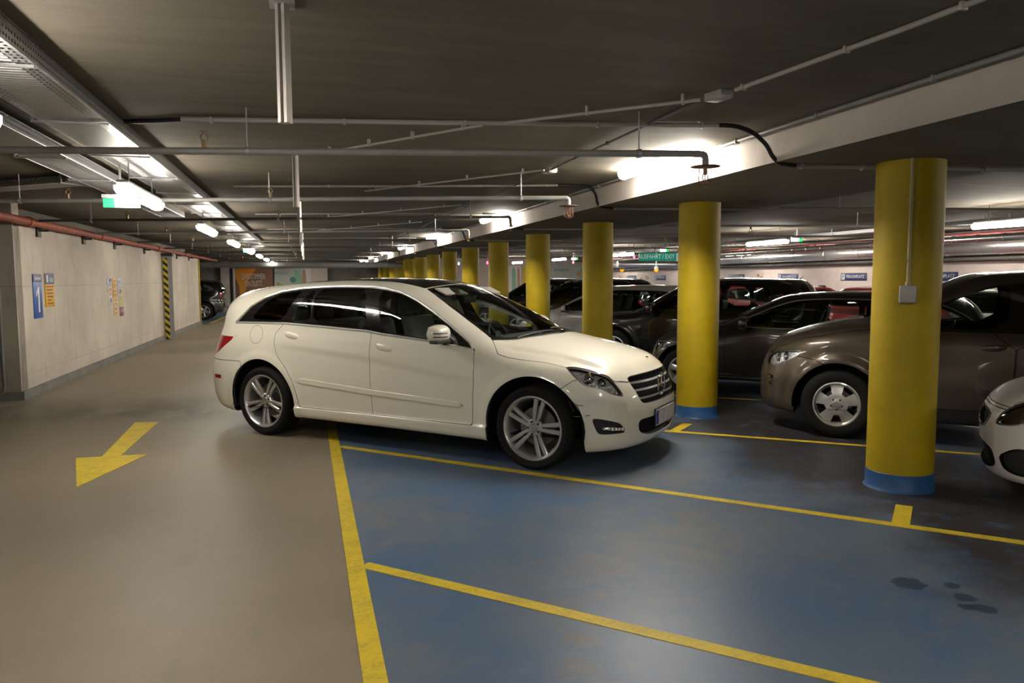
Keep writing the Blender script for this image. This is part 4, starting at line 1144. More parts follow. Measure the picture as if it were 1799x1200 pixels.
# hanging channel poles in a row down the lane
CH = mat('brushed aluminium channel', (.50, .47, .45), .4, .8)
for k in range(7):
    y = 3.31 + 3.75 * k
    r = empty('hanging_pole', (-.065, y, 2.30), 0, 'thick aluminium pole hanging from the ceiling nearest the viewer' if k == 0 else f'slim aluminium pole hanging from the ceiling over the lane, {ords[k]} in the row', 'hanging pole', 'poles hanging over the lane')
    bm = BM(); w = .021
    prof = [(-w, -w), (w, -w), (w, w), (w * .35, w), (w * .35, w * .2), (-w * .35, w * .2), (-w * .35, w), (-w, w)]
    quad_strip(bm, [[(a, b, z) for a, b in prof] for z in (0, .47)]); bm.transform(Matrix.Rotation(2.6, 4, 'Z')); mesh_obj('channel', bm, CH, r, 20)
    bm = BM(); box(bm, (0, 0, .473), (.10, .10, .008)); mesh_obj('ceiling_plate', bm, GALV, r, 0)
# ducts
DUCT = mat('bright spiral duct', (.55, .55, .55), .28, .9, noise=(3, .12, (.2, 6, 1)))
def duct(a, b, rad, label, ring=1.5, m=None):
    r = empty('air_duct', a, 0, label, 'air duct', 'ventilation ducts'); d = Vector(b) - Vector(a); L = d.length
    ax = 'y' if abs(d.y) > abs(d.x) else 'x'
    prof = [(0, 0)]; t = 0
    while t < L:
        prof += [(rad, t), (rad, min(t + ring - .04, L)), (rad + .012, min(t + ring - .03, L)), (rad + .012, min(t + ring, L))]; t += ring
    prof += [(0, L)]
    bm = BM(); lathe(bm, prof, 32, ax); mesh_obj('duct_run', bm, m or DUCT, r, 40)
    for q in np.arange(1.2, L, 3.2):
        p = Vector((0, q, 0)) if ax == 'y' else Vector((q, 0, 0))
        bm = BM(); tube(bm, [p + Vector((0, 0, rad)), p + Vector((0, 0, ZC - a[2]))], .006, 6); mesh_obj('hanger', bm, GALV, r)
    return r
duct((15.45, 8, 2.36), (15.45, 41, 2.36), .185, 'large silver round duct along the far right wall')
duct((15.72, 8, 2.10), (15.72, 41, 2.10), .06, 'slim dark duct below the large silver duct on the far right wall', m=DARKP)
duct((13.1, 10, 2.42), (13.1, 25, 2.42), .075, 'thin silver duct hung beside the tube lamps of the far aisle', .6)
duct((-5.2, 35.8, 2.31), (4.4, 35.8, 2.31), .13, 'grey round duct crossing the far end of the lane', 2.0, PIPE)
duct((-5.2, 44, 2.42), (4.4, 44, 2.42), .12, 'second grey duct crossing the lane behind the first', 2.0, PIPE)
duct((11.5, 27, 2.18), (15.2, 27, 2.18), .13, 'short silver duct branching across the far aisle near the orange beacons', 1.2)
r = empty('sprinkler_main', (14.9, 24, 2.62), 0, 'red brown sprinkler main under the ceiling of the far aisle', 'pipe')
bm = BM(); tube(bm, [(0, -16, 0), (0, 17, 0)], .05, 12); mesh_obj('pipe_run', bm, mat('dark red pipe', (.16, .03, .03), .5), r)
for k in range(7):
    y = 8.6 + 3.25 * k
    r = empty('sprinkler_pipe', (5.9, y, 2.545), 0, f'thin sprinkler pipe over the far aisle, {ords[k]} from the viewer', 'pipe', 'sprinkler pipes over the far aisle')
    bm = BM(); tube(bm, [(0, 0, 0), (9, -1.5, 0)], .018, 8); mesh_obj('pipe_run', bm, PIPE if k % 2 else CONDUIT, r)
    for x in (1.5, 4.2, 7): sprinkler(r, (x, -x / 6, -.01), True)
    for x in (.8, 3.4, 6.2):
        bm = BM(); tube(bm, [(x, -x / 6, .0), (x, -x / 6, .235)], .005, 5); mesh_obj('hanger', bm, GALV, r)
r = tray(-.14, .14, -9, 9, 2.62, .07, 'cable tray hung over the far aisle'); r.location = (11.9, 19.5, 0)

# ------------------------------------------------------------------ things on the left wall
def sign(name, y0, y1, z0, z1, m, label, cat='sign', group=None, t=.012, x=XW):
    r = empty(name, (x, (y0 + y1) / 2, (z0 + z1) / 2), 0, label, cat, group)
    bm = BM(); box(bm, (t / 2, 0, 0), (t, y1 - y0, z1 - z0), bevel=.003); mesh_obj('board', bm, m, r, 30)
    return r
ONW = lambda x, y=0, z=0: Matrix.Translation((x, y, z)) @ Matrix.Rotation(PI / 2, 4, 'Z') @ Matrix.Rotation(PI / 2, 4, 'X')
def patch(r, name, y, z, h, w, m, x=.014):
    bm = BM(); box(bm, (x, y, z), (.004, w, h)); mesh_obj(name, bm, m, r, 0)
BLU = mat('blue sign face', (.010, .075, .33), .4); PUR = mat('violet sign face', (.045, .04, .13), .45); ORY = mat('orange yellow sign face', (.62, .33, .012), .5); INK = mat('brown ink', (.17, .085, .02), .6); WS = mat('white sign face', (.62, .61, .60), .45)
r = sign('level_sign', 12.53, 12.90, 1.10, 1.755, BLU, 'tall blue level sign with a big white 1 on the left wall')
patch(r, 'header', 0, .265, .12, .37, PUR); patch(r, 'header_line', 0, .262, .045, .27, mat('pale violet', (.35, .34, .45), .5), .017)
bm = BM(); prism(bm, [(-.012, -.24), (.052, -.24), (.052, .135), (.0, .135), (-.085, .045), (-.085, -.015), (-.012, .045)], .0125, .017, 'x'); bm.transform(Matrix.Translation((0, -.0, 0))); mesh_obj('numeral', bm, WS, r, 0)
r = sign('notice_board', 13.06, 13.48, 1.25, 1.77, ORY, 'orange notice with brown text lines under a violet header, next to the blue level sign')
patch(r, 'header', 0, .175, .17, .42, PUR); patch(r, 'header_icon', -.12, .175, .11, .07, WS, .017); patch(r, 'header_picture', .06, .16, .07, .18, mat('sea green print', (.14, .30, .28), .5), .017)
for i, (w_, y_) in enumerate(((.34, 0), (.26, -.02), (.27, 0), (.25, 0), (.16, -.03), (.24, 0))):
    patch(r, 'text_line', y_, .055 - .052 * i, .022, w_, INK if i else mat('red ink', (.36, .07, .02), .6))
cards = [('blue', 16.95, 1.60, (.30, .31, .42), 'blue and white'), ('red', 16.98, 1.44, (.55, .45, .40), 'pale card with a red block'), ('pale', 17.02, 1.24, (.50, .50, .49), 'pale card with a check mark')]
def card(y, z, w_, h, col, label, marks=()):
    r = sign('tariff_card', y - w_ / 2, y + w_ / 2, z - h / 2, z + h / 2, mat('card ' + label[:28], col, .5), label, 'wall card', 'small cards in three columns on the left wall', .008)
    for (dy, dz, ww, hh, c) in marks: patch(r, 'print', dy, dz, hh, ww, mat('card print %.2f %.2f %.2f' % c, c, .5), .009)
W3 = .33
card(17.00, 1.62, W3, .17, (.36, .36, .44), 'blue and white card at the top of the left column of wall cards', [(.07, .035, .18, .07, (.06, .06, .22)), (.06, -.04, .16, .05, (.12, .22, .35)), (-.10, .0, .06, .12, (.55, .55, .58))])
card(17.02, 1.46, W3, .10, (.50, .43, .36), 'pale card with an orange red block in the left column of wall cards', [(.05, .01, .19, .05, (.50, .12, .05))])
card(17.05, 1.22, W3, .25, (.50, .48, .45), 'pale grey card with a white check mark at the foot of the left column', [(.0, .0, .22, .16, (.40, .39, .39)), (.03, .02, .12, .05, (.62, .62, .62))])
for i, (z, h, c) in enumerate(((1.60, .20, (.55, .29, .03)), (1.39, .18, (.55, .30, .04)), (1.21, .15, (.62, .42, .20)), (1.02, .19, (.56, .34, .14)))):
    card(17.42 + .01 * i, z, .31, h, c, f'{["deep orange", "orange", "light peach", "tan orange"][i]} card, {["topmost", "second", "third", "lowest"][i]} of the middle column of wall cards', [(.03, .04, .16, .035, (.30, .16, .02)), (.03, -.04, .16, .03, (.30, .17, .03))])
card(17.84, 1.61, .34, .17, (.42, .44, .48), 'white card with a pale blue block topping the right column of wall cards', [(0, .01, .24, .07, (.20, .30, .42))])
card(17.87, 1.42, .34, .14, (.46, .42, .38), 'pale card with a small dark ring in the right column of wall cards', [(.04, 0, .14, .08, (.16, .10, .11))])
card(17.91, 1.22, .34, .22, (.47, .42, .33), 'card with a bright yellow field in the right column of wall cards', [(.03, 0, .18, .19, (.55, .50, .04)), (.0, -.02, .10, .04, (.70, .66, .2))])
card(17.97, .99, .34, .20, (.20, .085, .085), 'dark wine red card at the foot of the right column of wall cards', [(.02, .02, .2, .03, (.36, .22, .22)), (.02, -.05, .2, .04, (.09, .04, .04))])
# steel post with hazard stripes
r = empty('hazard_post', (XW + .12, 23.0, 0), 0, 'grey steel post with a yellow and black striped strip at the left wall', 'post')
bm = BM(); box(bm, (0, .10, 1.19), (.24, .02, 2.38)); box(bm, (0, -.10, 1.19), (.24, .02, 2.38)); box(bm, (0, 0, 1.19), (.02, .2, 2.38)); mesh_obj('steel_section', bm, mat('grey steel paint', (.27, .27, .27), .5), r, 0)
n = NT('hazard stripes'); q = n.math('MODULO', n.math('ADD', n.math('DIVIDE', n.math('ADD', n.z, n.math('MULTIPLY', n.x, .9)), .19), 100.), 1.)
n.set(color=n.mix(n.math('LESS_THAN', q, .5), (.60, .44, .02), (.012, .012, .012)), rough=.5)
bm = BM(); box(bm, (-.02, -.114, 1.13), (.12, .008, 2.26)); mesh_obj('striped_strip', bm, n.m, r, 0)
bm = BM(); box(bm, (.03, 0, 2.36), (.29, .30, .09)); mesh_obj('top_bracket', bm, mat('dark steel bracket', (.05, .045, .04), .5, .6), r, 0)
r = empty('corner_guard', (XW, 30.5, 0), 0, 'yellow edge strip on the end of the left wall', 'corner guard')
bm = BM(); box(bm, (.015, -.08, 1.22), (.03, .2, 2.44)); mesh_obj('yellow_strip', bm, YP, r, 0)
bm = BM(); box(bm, (-.14, .015, 1.22), (.34, .03, 2.44)); mesh_obj('end_plate', bm, YP, r, 0)
r = empty('wall_pipe', (-4.05, 11.83, 0), 0, 'thin grey pipes running down the wall at the left edge', 'pipe')
for x in (0, -.07):
    bm = BM(); tube(bm, bend([(x, 0, 2.7), (x, 0, .10), (x - .3, 0, .04)], .08), .02, 10); mesh_obj('pipe_run', bm, PIPE, r)
# switch box on the nearest pillar
a = math.atan2(-CY0, -CX + .05) + .035; px, py = CX + CR * math.cos(a), CY0 + CR * math.sin(a)
r = empty('switch_box', (px, py, 1.53), a + PI / 2, 'grey square switch box with a conduit on the nearest yellow pillar', 'switch box')
bm = BM(); box(bm, (0, -.03, 0), (.115, .07, .13), bevel=.008); mesh_obj('box_body', bm, mat('grey box plastic', (.30, .29, .28), .45), r)
bm = BM(); box(bm, (0, -.067, 0), (.105, .008, .118), bevel=.003); mesh_obj('box_lid', bm, mat('grey box lid', (.34, .33, .32), .4), r)
bm = BM(); tube(bm, [(0, -.016, .065), (0, -.016, ZB - 1.53)], .013, 10); lathe(bm, [(.013, .065), (.02, .065), (.02, .09), (.013, .095)], 12, 'z', c=(0, -.016, 0)); mesh_obj('conduit_run', bm, mat('ochre painted conduit', (.36, .30, .14), .5), r)
for z in (.25, .7):
    bm = BM(); box(bm, (0, -.012, z), (.045, .03, .016)); mesh_obj('clip', bm, mat('ochre painted conduit', (.36, .30, .14), .5), r, 0)

# ------------------------------------------------------------------ right wall: parking signs
NAVY = mat('navy sign face', (.012, .026, .085), .45)
ROT = Matrix.Rotation(-PI / 2, 4, 'Z') @ Matrix.Rotation(PI / 2, 4, 'X')
for k in range(8):
    y = 16.23 + 3.25 * k
    r = empty('parking_sign', (XR, y, 1.665), 0, f'navy sign reading FRAUENPLATZ on the far right wall, {ords[k]} from the viewer', 'sign', 'navy parking signs on the right wall')
    bm = BM(); box(bm, (-.008, 0, 0), (.016, 1.12, .235), bevel=.003); mesh_obj('board', bm, NAVY, r, 30)
    bm = BM(); box(bm, (-.018, .45, 0), (.004, .14, .17)); mesh_obj('icon_panel', bm, mat('pale sign print', (.45, .45, .48), .5), r, 0)
    text('icon', 'P', .15, NAVY, Matrix.Translation((-.021, .45, 0)) @ ROT, r)
    text('lettering', 'FRAUENPLATZ', .135, mat('pale sign print', (.45, .45, .48), .5), Matrix.Translation((-.018, -.08, .005)) @ ROT, r, .86)
for i, y in enumerate((24.4, 33.9, 37.1)):
    r = empty('notice_card', (XR, y, 1.68), 0, f'small brown and cream notice between the navy signs, {ords[i]} from the viewer', 'wall card', 'small notices on the right wall')
    bm = BM(); box(bm, (-.006, 0, 0), (.012, .42, .26)); mesh_obj('board', bm, mat('cream notice', (.45, .36, .26), .5), r, 0)
    for dy, dz, w_, h in ((.1, .05, .12, .09), (-.1, -.04, .13, .10), (.08, -.08, .1, .04)):
        bm = BM(); box(bm, (-.014, dy, dz), (.004, w_, h)); mesh_obj('print', bm, mat('brown print', (.18, .09, .06), .5), r, 0)

# ------------------------------------------------------------------ posters at the far ends
def poster(name, x0, x1, z0, z1, y, m, label):
    r = empty(name, ((x0 + x1) / 2, y, (z0 + z1) / 2), 0, label, 'poster')
    bm = BM(); box(bm, (0, 0, 0), (x1 - x0, .03, z1 - z0)); mesh_obj('sheet', bm, m, r, 0)
    return r
def shape(r, name, poly, m, y=-.018):
    bm = BM(); prism(bm, poly, y - .003, y, 'y'); mesh_obj(name, bm, m, r, 0)
VT = Matrix.Rotation(PI / 2, 4, 'X')
BRN = mat('brown poster', (.22, .105, .055), .5); AMB = mat('amber poster swirl', (.62, .27, .03), .5); OR2 = mat('bright orange swirl', (.75, .24, .02), .5)
r = poster('wall_poster', -4.39, -2.03, .06, 2.36, 50.2, BRN, 'brown poster with an orange swirl reading ZWEI STIMMEN. EIN DUETT.')
shape(r, 'swirl', [(-1.18, 1.14), (.2, 1.14), (-.1, .8), (-.35, .3), (-.42, -.2), (-.7, -.9), (-.95, -1.14), (-1.0, -1.14), (-.8, -.5), (-.82, .0), (-1.0, .5), (-1.15, .8)], AMB)
shape(r, 'swirl_flame', [(-.6, 1.14), (.25, 1.14), (.0, .85), (-.2, .45), (-.4, .7)], OR2, -.022)
shape(r, 'edge_strip', [(-1.18, -1.14), (-1.05, -1.14), (-1.05, 1.14), (-1.18, 1.14)], WS, -.024)
text('headline', 'ZWEI STIMMEN.', .50, WS, Matrix.Translation((.06, -.03, .62)) @ VT, r, .40); text('headline', 'EIN DUETT.', .50, WS, Matrix.Translation((.06, -.03, .18)) @ VT, r, .40)
PGR = mat('pale green poster', (.40, .44, .40), .5); MINT = mat('mint garment', (.22, .42, .30), .5); TEAL = mat('teal print', (.05, .20, .20), .5); LEAF = mat('olive leaf print', (.28, .34, .12), .5); SKIN = mat('tan print', (.42, .24, .15), .5); CREAM = mat('cream panel', (.55, .48, .42), .5)
r = poster('wall_poster', -1.92, -.25, .06, 2.36, 50.2, PGR, 'pale green poster with a mint shape and the word emotion')
text('headline', 'emotion', .28, TEAL, Matrix.Translation((-.40, -.025, .86)) @ VT, r, .9)
circ = lambda cx, cz, rr, n=20, sx=1.: [(cx + sx * rr * math.cos(2 * PI * i / n), cz + rr * math.sin(2 * PI * i / n)) for i in range(n)]
shape(r, 'garment', rounded([(.35, 1.1), (.7, .95), (.83, .5), (.75, -.3), (.35, -.3), (.42, .4)], 2), MINT); shape(r, 'badge', circ(.28, .42, .19), TEAL, -.024); shape(r, 'leaf', circ(-.6, .0, .28, 14, .7), LEAF); shape(r, 'table_line', [(-.4, .12), (.1, .05), (.1, .02), (-.4, .09)], mat('grey print', (.3, .3, .3), .5))
r = poster('wall_poster', -.25, .30, .06, 2.36, 50.2, WS, 'narrow white and orange poster at the end of the lane')
shape(r, 'figure', rounded([(-.27, 1.1), (-.05, 1.1), (.0, .3), (-.02, -1.1), (-.27, -1.1)], 2), SKIN)
r = poster('blank_panel', .30, 1.34, .06, 2.36, 50.2, CREAM, 'plain cream panel beside the white and orange poster'); shape(r, 'panel_joint', [(.0, -1.14), (.012, -1.14), (.012, 1.14), (.0, 1.14)], SKIN)
r = poster('wall_poster', 10.2, 11.72, .2, 2.36, 41.2, mat('white poster', (.62, .58, .56), .5), 'white poster with small prints seen between distant yellow pillars')
shape(r, 'print', [(-.5, .3), (-.35, .3), (-.35, .45), (-.5, .45)], SKIN); shape(r, 'print', [(-.15, .0), (.0, .0), (.0, .3), (-.15, .3)], ORY); shape(r, 'figure', rounded([(.2, 1.0), (.42, 1.0), (.5, -.9), (.2, -.9)], 2), MINT); shape(r, 'figure', rounded([(.5, 1.0), (.66, 1.0), (.7, -.9), (.55, -.9)], 2), SKIN)
r = poster('wall_poster', 11.80, 12.5, .2, 2.36, 41.2, mat('yellow poster', (.62, .42, .01), .5), 'bright yellow poster partly hidden by a yellow pillar')
r = poster('wall_poster', 12.9, 15.6, .2, 2.36, 41.2, PGR, 'pale green poster with a red bowl and a mint garment near the third pillar')
text('headline', 'emotion', .30, TEAL, Matrix.Translation((-.15, -.025, .86)) @ VT, r, .9)
shape(r, 'bowl', [(.22, .28), (.78, .28), (.68, -.02), (.58, -.09), (.42, -.09), (.32, -.02)], mat('red bowl print', (.45, .06, .03), .5)); shape(r, 'badge', circ(.92, .62, .17), SKIN, -.024); shape(r, 'garment', rounded([(.95, 1.05), (1.15, 1.0), (1.35, .6), (1.28, -.6), (.85, -.6), (1.0, .3)], 2), MINT); shape(r, 'tan_field', [(1.2, -1.0), (1.35, -1.0), (1.35, 1.05), (1.2, 1.05)], SKIN, -.020)
# ------------------------------------------------------------------ the white car reversing out of the bay
HD = math.atan2(-.69125, .72261)
def place(o, x, y, rz, label, group=None, cat='car'):
    o.location = (x, y, 0); o.rotation_euler = (0, 0, rz); tag(o, label, cat, group); return o
hs = hero_spec()
hero = place(build_car(hs, 'estate_car'), .16308, 9.06493, HD, 'large cream white estate car with black glass roof standing across the bay edge')
hf = hs['fn']
# side moulding, number plate, daytime lamps, emblem, wipers, vents
for sg in (1, -1):
    bm = BM(); rings = []
    for x in np.linspace(.50, 2.52, 40):
        zc = np.interp(x, [.50, 1.45, 2.52], [.628, .568, .520]); h = .028 * min(1, ((x - .50) / .06 + .05), ((2.52 - x) / .07 + .05))
        y = side_y(hf, x, zc); rings.append([(x, sg * (y - .004), zc - h), (x, sg * (y + .008), zc - h + .004), (x, sg * (y + .010), zc + h - .006), (x, sg * (y - .004), zc + h)])
    quad_strip(bm, rings); bmesh.ops.recalc_face_normals(bm, faces=bm.faces); mesh_obj('side_moulding', bm, hs['paint'], hero, 30)
    # rear side reflector in the bumper
    bm = BM(); rings = []
    for x in (-.76, -.70, -.63):
        y = side_y(hf, x, .60); rings.append([(x, sg * (y + .004), .58), (x, sg * (y + .004), .618), (x, sg * (y - .01), .618), (x, sg * (y - .01), .58)])
    quad_strip(bm, rings); bmesh.ops.recalc_face_normals(bm, faces=bm.faces); mesh_obj('side_reflector', bm, RED(), hero, 30)
    # daytime running lamp: a chrome bar with small lenses
    rec = [o for o in hero.children if o.name.startswith('fog_lamp_recess')]
    p0, p1 = Vector((3.805, sg * .79, .400)), Vector((3.955, sg * .655, .385))
    bm = BM(); tube(bm, [p0, p0.lerp(p1, .5) + Vector((.012, sg * .010, 0)), p1], [.012, .016, .010], 10); bar = mesh_obj('daytime_lamp', bm, CHROME(), hero)
    for t in np.linspace(.1, .9, 6):
        c = p0.lerp(p1, float(t)) + Vector((.012 * (1 - abs(2 * t - 1)), sg * .010 * (1 - abs(2 * t - 1)), 0))
        bm = BM(); bmesh.ops.create_icosphere(bm, subdivisions=2, radius=.013, matrix=Matrix.Translation(c + Vector((.007, sg * .008, 0)))); mesh_obj('led_lens', bm, LEDW(), bar, 60)
# number plate (its letters cannot be read in the photo)
px_ = front_x(hf, 0, .425); bm = BM()
rings = [[(px_ + .012 - .10 * y * y, y, .375 - .015), (px_ + .022 - .10 * y * y, y, .375 - .015), (px_ + .022 - .10 * y * y, y, .50), (px_ + .012 - .10 * y * y, y, .50)] for y in np.linspace(-.27, .27, 13)]
quad_strip(bm, rings); bmesh.ops.recalc_face_normals(bm, faces=bm.faces)
pl_ = mesh_obj('number_plate', bm, mat('plate white', (.52, .50, .49), .4, noise=(22, .35)), hero, 30)
bm = BM(); box(bm, (px_ + .0175, -.245, .4325), (.006, .045, .118)); mesh_obj('blue_strip', bm, mat('plate blue', (.01, .04, .35), .4), pl_, 0)
bm = BM(); box(bm, (px_ + .006, 0, .4325), (.012, .56, .16), bevel=.004); mesh_obj('plate_holder', bm, PLASTIC(), pl_)
# three-pointed emblem in a ring
gx = front_x(hf, 0, .70) - .002
bm = BM(); lathe(bm, [(.098 + .009 * math.cos(a), .009 * math.sin(a)) for a in [2 * PI * k / 10 for k in range(10)]], 40, 'x', closed=True)
for k in range(3):
    a = PI / 2 + k * 2 * PI / 3; tip = Vector((0, .095 * math.cos(a), .095 * math.sin(a)))
    l, r_ = [Vector((0, .020 * math.cos(a + s), .020 * math.sin(a + s))) for s in (PI / 3, -PI / 3)]
    c = Vector((.012, 0, 0)); vs = [bm.verts.new(p) for p in (tip, l, c, r_)]
    bm.faces.new((vs[0], vs[1], vs[2])); bm.faces.new((vs[0], vs[2], vs[3])); bm.faces.new((vs[0], vs[3], vs[1])); bm.faces.new((vs[1], vs[3], vs[2]))
bmesh.ops.recalc_face_normals(bm, faces=bm.faces); bm.transform(Matrix.Translation((gx, 0, .70))); mesh_obj('grille_emblem', bm, CHROME(), hero, 30)
hz_ = 1.0
bm = BM(); lathe(bm, [(0, .012), (.012, .010), (.016, .0), (.0, -.02)], 14, 'z', c=(3.93, 0, .935)); mesh_obj('hood_badge', bm, CHROME(), hero)
def on_top(f, x, y):
    z = np.linspace(2.2, .5, 700); P = np.stack([np.full(700, x), np.full(700, y), z], -1); return float(z[int(np.argmax(f(P) < 0))])
for a, b in (((2.90, -.60), (2.985, -.02)), ((2.935, .02), (2.90, .60))):
    bm = BM(); pts = []
    for t in np.linspace(0, 1, 10):
        x = a[0] + (b[0] - a[0]) * t; y = a[1] + (b[1] - a[1]) * t; pts.append((x, y, on_top(hf, x, y) + .018))
    tube(bm, pts, .009, 6); mesh_obj('windscreen_wiper', bm, PLASTIC(), hero)
bm = BM(); T = Matrix.Translation((2.02, 0, 1.45)) @ Matrix.Rotation(math.radians(15), 4, 'Y'); box(bm, (0, 0, 0), (.03, .24, .075), M=T, bevel=.012); tube(bm, [(2.04, 0, 1.48), (2.10, 0, 1.53)], .012, 8); mesh_obj('rear_view_mirror', bm, PLASTIC(), hero)
for sg in (1, -1):
    bm = BM(); T = Matrix.Translation((2.02, sg * .33, 1.535)) @ Matrix.Rotation(math.radians(24), 4, 'Y'); box(bm, (0, 0, 0), (.15, .40, .018), M=T, bevel=.006); mesh_obj('sun_visor', bm, mat('pale visor cloth', (.34, .33, .29), .8), hero)

# scuffs on the bumper corner
def on_uz(f, u, z):
    y = np.linspace(1.05, .1, 500); v = f(np.stack([u + y, y, np.full(500, z)], -1)); return float(y[int(np.argmax(v < 0))])
for pts in (((2.640, .628), (2.67, .585), (2.70, .545)), ((2.70, .502), (2.74, .500), (2.77, .503)), ((2.72, .600), (2.80, .592)), ((2.82, .508), (2.88, .512))):
    bm = BM(); row = []
    for (u, z) in pts:
        y = on_uz(hf, u, z) + .0015; row.append([(u + y + .0015, -y, z - .0035), (u + y + .0015, -y, z + .0035)])
    R_ = [[bm.verts.new(p) for p in r] for r in row]
    for i in range(len(R_) - 1): bm.faces.new((R_[i][0], R_[i + 1][0], R_[i + 1][1], R_[i][1]))
    mesh_obj('scuff_mark', bm, mat('dark scuff', (.12, .10, .08), .7), hero, 0)

# ------------------------------------------------------------------ row facing it
def axis(sumxy, back=0.): return sumxy
HB = HD + PI
def row2(o, sumxy, xf, wb, label, group='cars parked nose to the pillars'):
    """Parks a car at 45 degrees: its axis runs along x + y = sumxy, front axle at x = xf."""
    fx, fy = xf, sumxy - xf
    return place(o, fx - wb * math.cos(HB), fy - wb * math.sin(HB), HB, label, group)
RAVP = paint('grey brown metallic paint', (.088, .068, .050), .35, .5)
rav = car_spec(.89, 2.66, 1.02, .905, 1.735, 1.14, .96, 1.235, 2.42, 1.40, -.55, -.86, RAVP, wr=.355,
    dlo=[(-.75, 1.20), (-.62, 1.40), (-.35, 1.57), (.2, 1.605), (1.0, 1.605), (1.35, 1.57), (1.72, 1.42), (2.14, 1.17), (1.7, 1.125), (.5, 1.135)],
    glass=[[(-.66, 1.21), (-.52, 1.43), (-.20, 1.54), (-.10, 1.18)], [(-.02, 1.17), (-.10, 1.55), (.45, 1.575), (.98, 1.575), (1.06, 1.16)], [(1.22, 1.165), (1.18, 1.57), (1.36, 1.55), (1.66, 1.435), (1.85, 1.32), (1.86, 1.15)]],
    doors=[('rear_door', [(-.20, 1.15), (-.02, .80), (.22, .62), (.32, .38), (1.15, .38), (1.13, 1.13)]), ('front_door', [(1.14, 1.13), (1.16, .38), (2.08, .38), (2.14, .8), (2.12, 1.14)])],
    headlight=[(2.17, .90), (2.42, .890), (2.739, .865), (2.89, .80), (2.89, .705), (2.632, .700), (2.429, .762), (2.251, .828)], projectors=[(2.66, .785, .050), (2.50, .81, .040)],
    grille=[(-.36, .90), (.36, .90), (.33, .76), (-.33, .76)], slats=[lambda y: .83 + 0 * y], intakes=[('lower_intake', [(-.42, .56), (.42, .56), (.36, .36), (-.36, .36)])],
    cladding=.375, handles=[(1.20, 1.43, 1.0, .985), (.0, .23, 1.0, 1.0)], wheel=('cover', .226, .225, (90, 90)), rear_bumper=(.78, -.7),
    taillight=[(-.05, 1.15), (.05, 1.12), (.1, .85), (-.1, .9)], grid=.026, arch=.43, flare=.035, crown=.05, k_hood=.13, k_front=.26)
rv = row2(build_car(rav, 'suv_car'), 13.04, 5.84, 2.66, 'grey brown SUV behind the nearest yellow pillar with silver five-spoke wheel covers')
for sg in (1, -1):
    bm = BM(); c = Vector((3.27, sg * .72, .56)); lathe(bm, [(.055, -.03), (.055, .012), (.042, .004), (.03, -.01), (0, .004)], 24, 'x')
    bm.transform(Matrix.Translation((front_x(rav['fn'], sg * .66, .56) + .0, sg * .66, .56)) @ Matrix.Rotation(sg * .45, 4, 'Z')); mesh_obj('fog_lamp', bm, CHROME(), rv)
ESTP = paint('anthracite metallic paint', (.052, .048, .048), .3, .5)
est = car_spec(.66, 2.76, 1.05, .885, 1.47, .98, .80, .99, 2.40, 1.30, -.45, -.85, ESTP, wr=.32,
    dlo=[(-.88, 1.06), (-.70, 1.20), (-.45, 1.325), (.3, 1.365), (.95, 1.37), (1.30, 1.34), (1.62, 1.225), (2.08, 1.00), (1.6, .96), (.4, .985)],
    glass=[[(-.80, 1.07), (-.62, 1.20), (-.34, 1.305), (.40, 1.33), (.42, 1.03)], [(.49, 1.02), (.46, 1.325), (.7, 1.34), (.98, 1.335), (1.06, 1.0)], [(1.20, .995), (1.12, 1.335), (1.28, 1.315), (1.55, 1.22), (1.86, 1.05), (1.86, .985)]],
    doors=[('rear_door', [(.20, 1.0), (.30, .72), (.45, .55), (.50, .30), (1.17, .30), (1.14, .98)]), ('front_door', [(1.15, .98), (1.18, .30), (2.14, .30), (2.18, .7), (2.12, .96)])],
    headlight=[(2.30, .72), (2.40, .74), (2.56, .73), (2.68, .69), (2.74, .60), (2.62, .54), (2.48, .57), (2.36, .64)], projectors=[(2.52, .65, .04)],
    grille=[(-.36, .74), (.36, .74), (.30, .56), (-.30, .56)], slats=[lambda y: .68 + 0 * y, lambda y: .62 + 0 * y], intakes=[('lower_intake', [(-.6, .38), (.6, .38), (.55, .24), (-.55, .24)])],
    sill=.29, handles=[(1.22, 1.42, .86, .86), (.30, .50, .88, .88)], wheel=('five', .205, .215, (90, 80)), rear_bumper=(.62, -.6), taillight=[(-.1, .95), (.1, .95), (.1, .75), (-.1, .78)], chrome_dlo=True, chrome_r=.006, mirror_mat=ESTP)
eo = row2(build_car(est, 'estate_car'), 16.25, 5.80, 2.76, 'dark grey low estate car parked between the nearest two yellow pillars')
QP = paint('black car paint', (.006, .006, .007), .25)
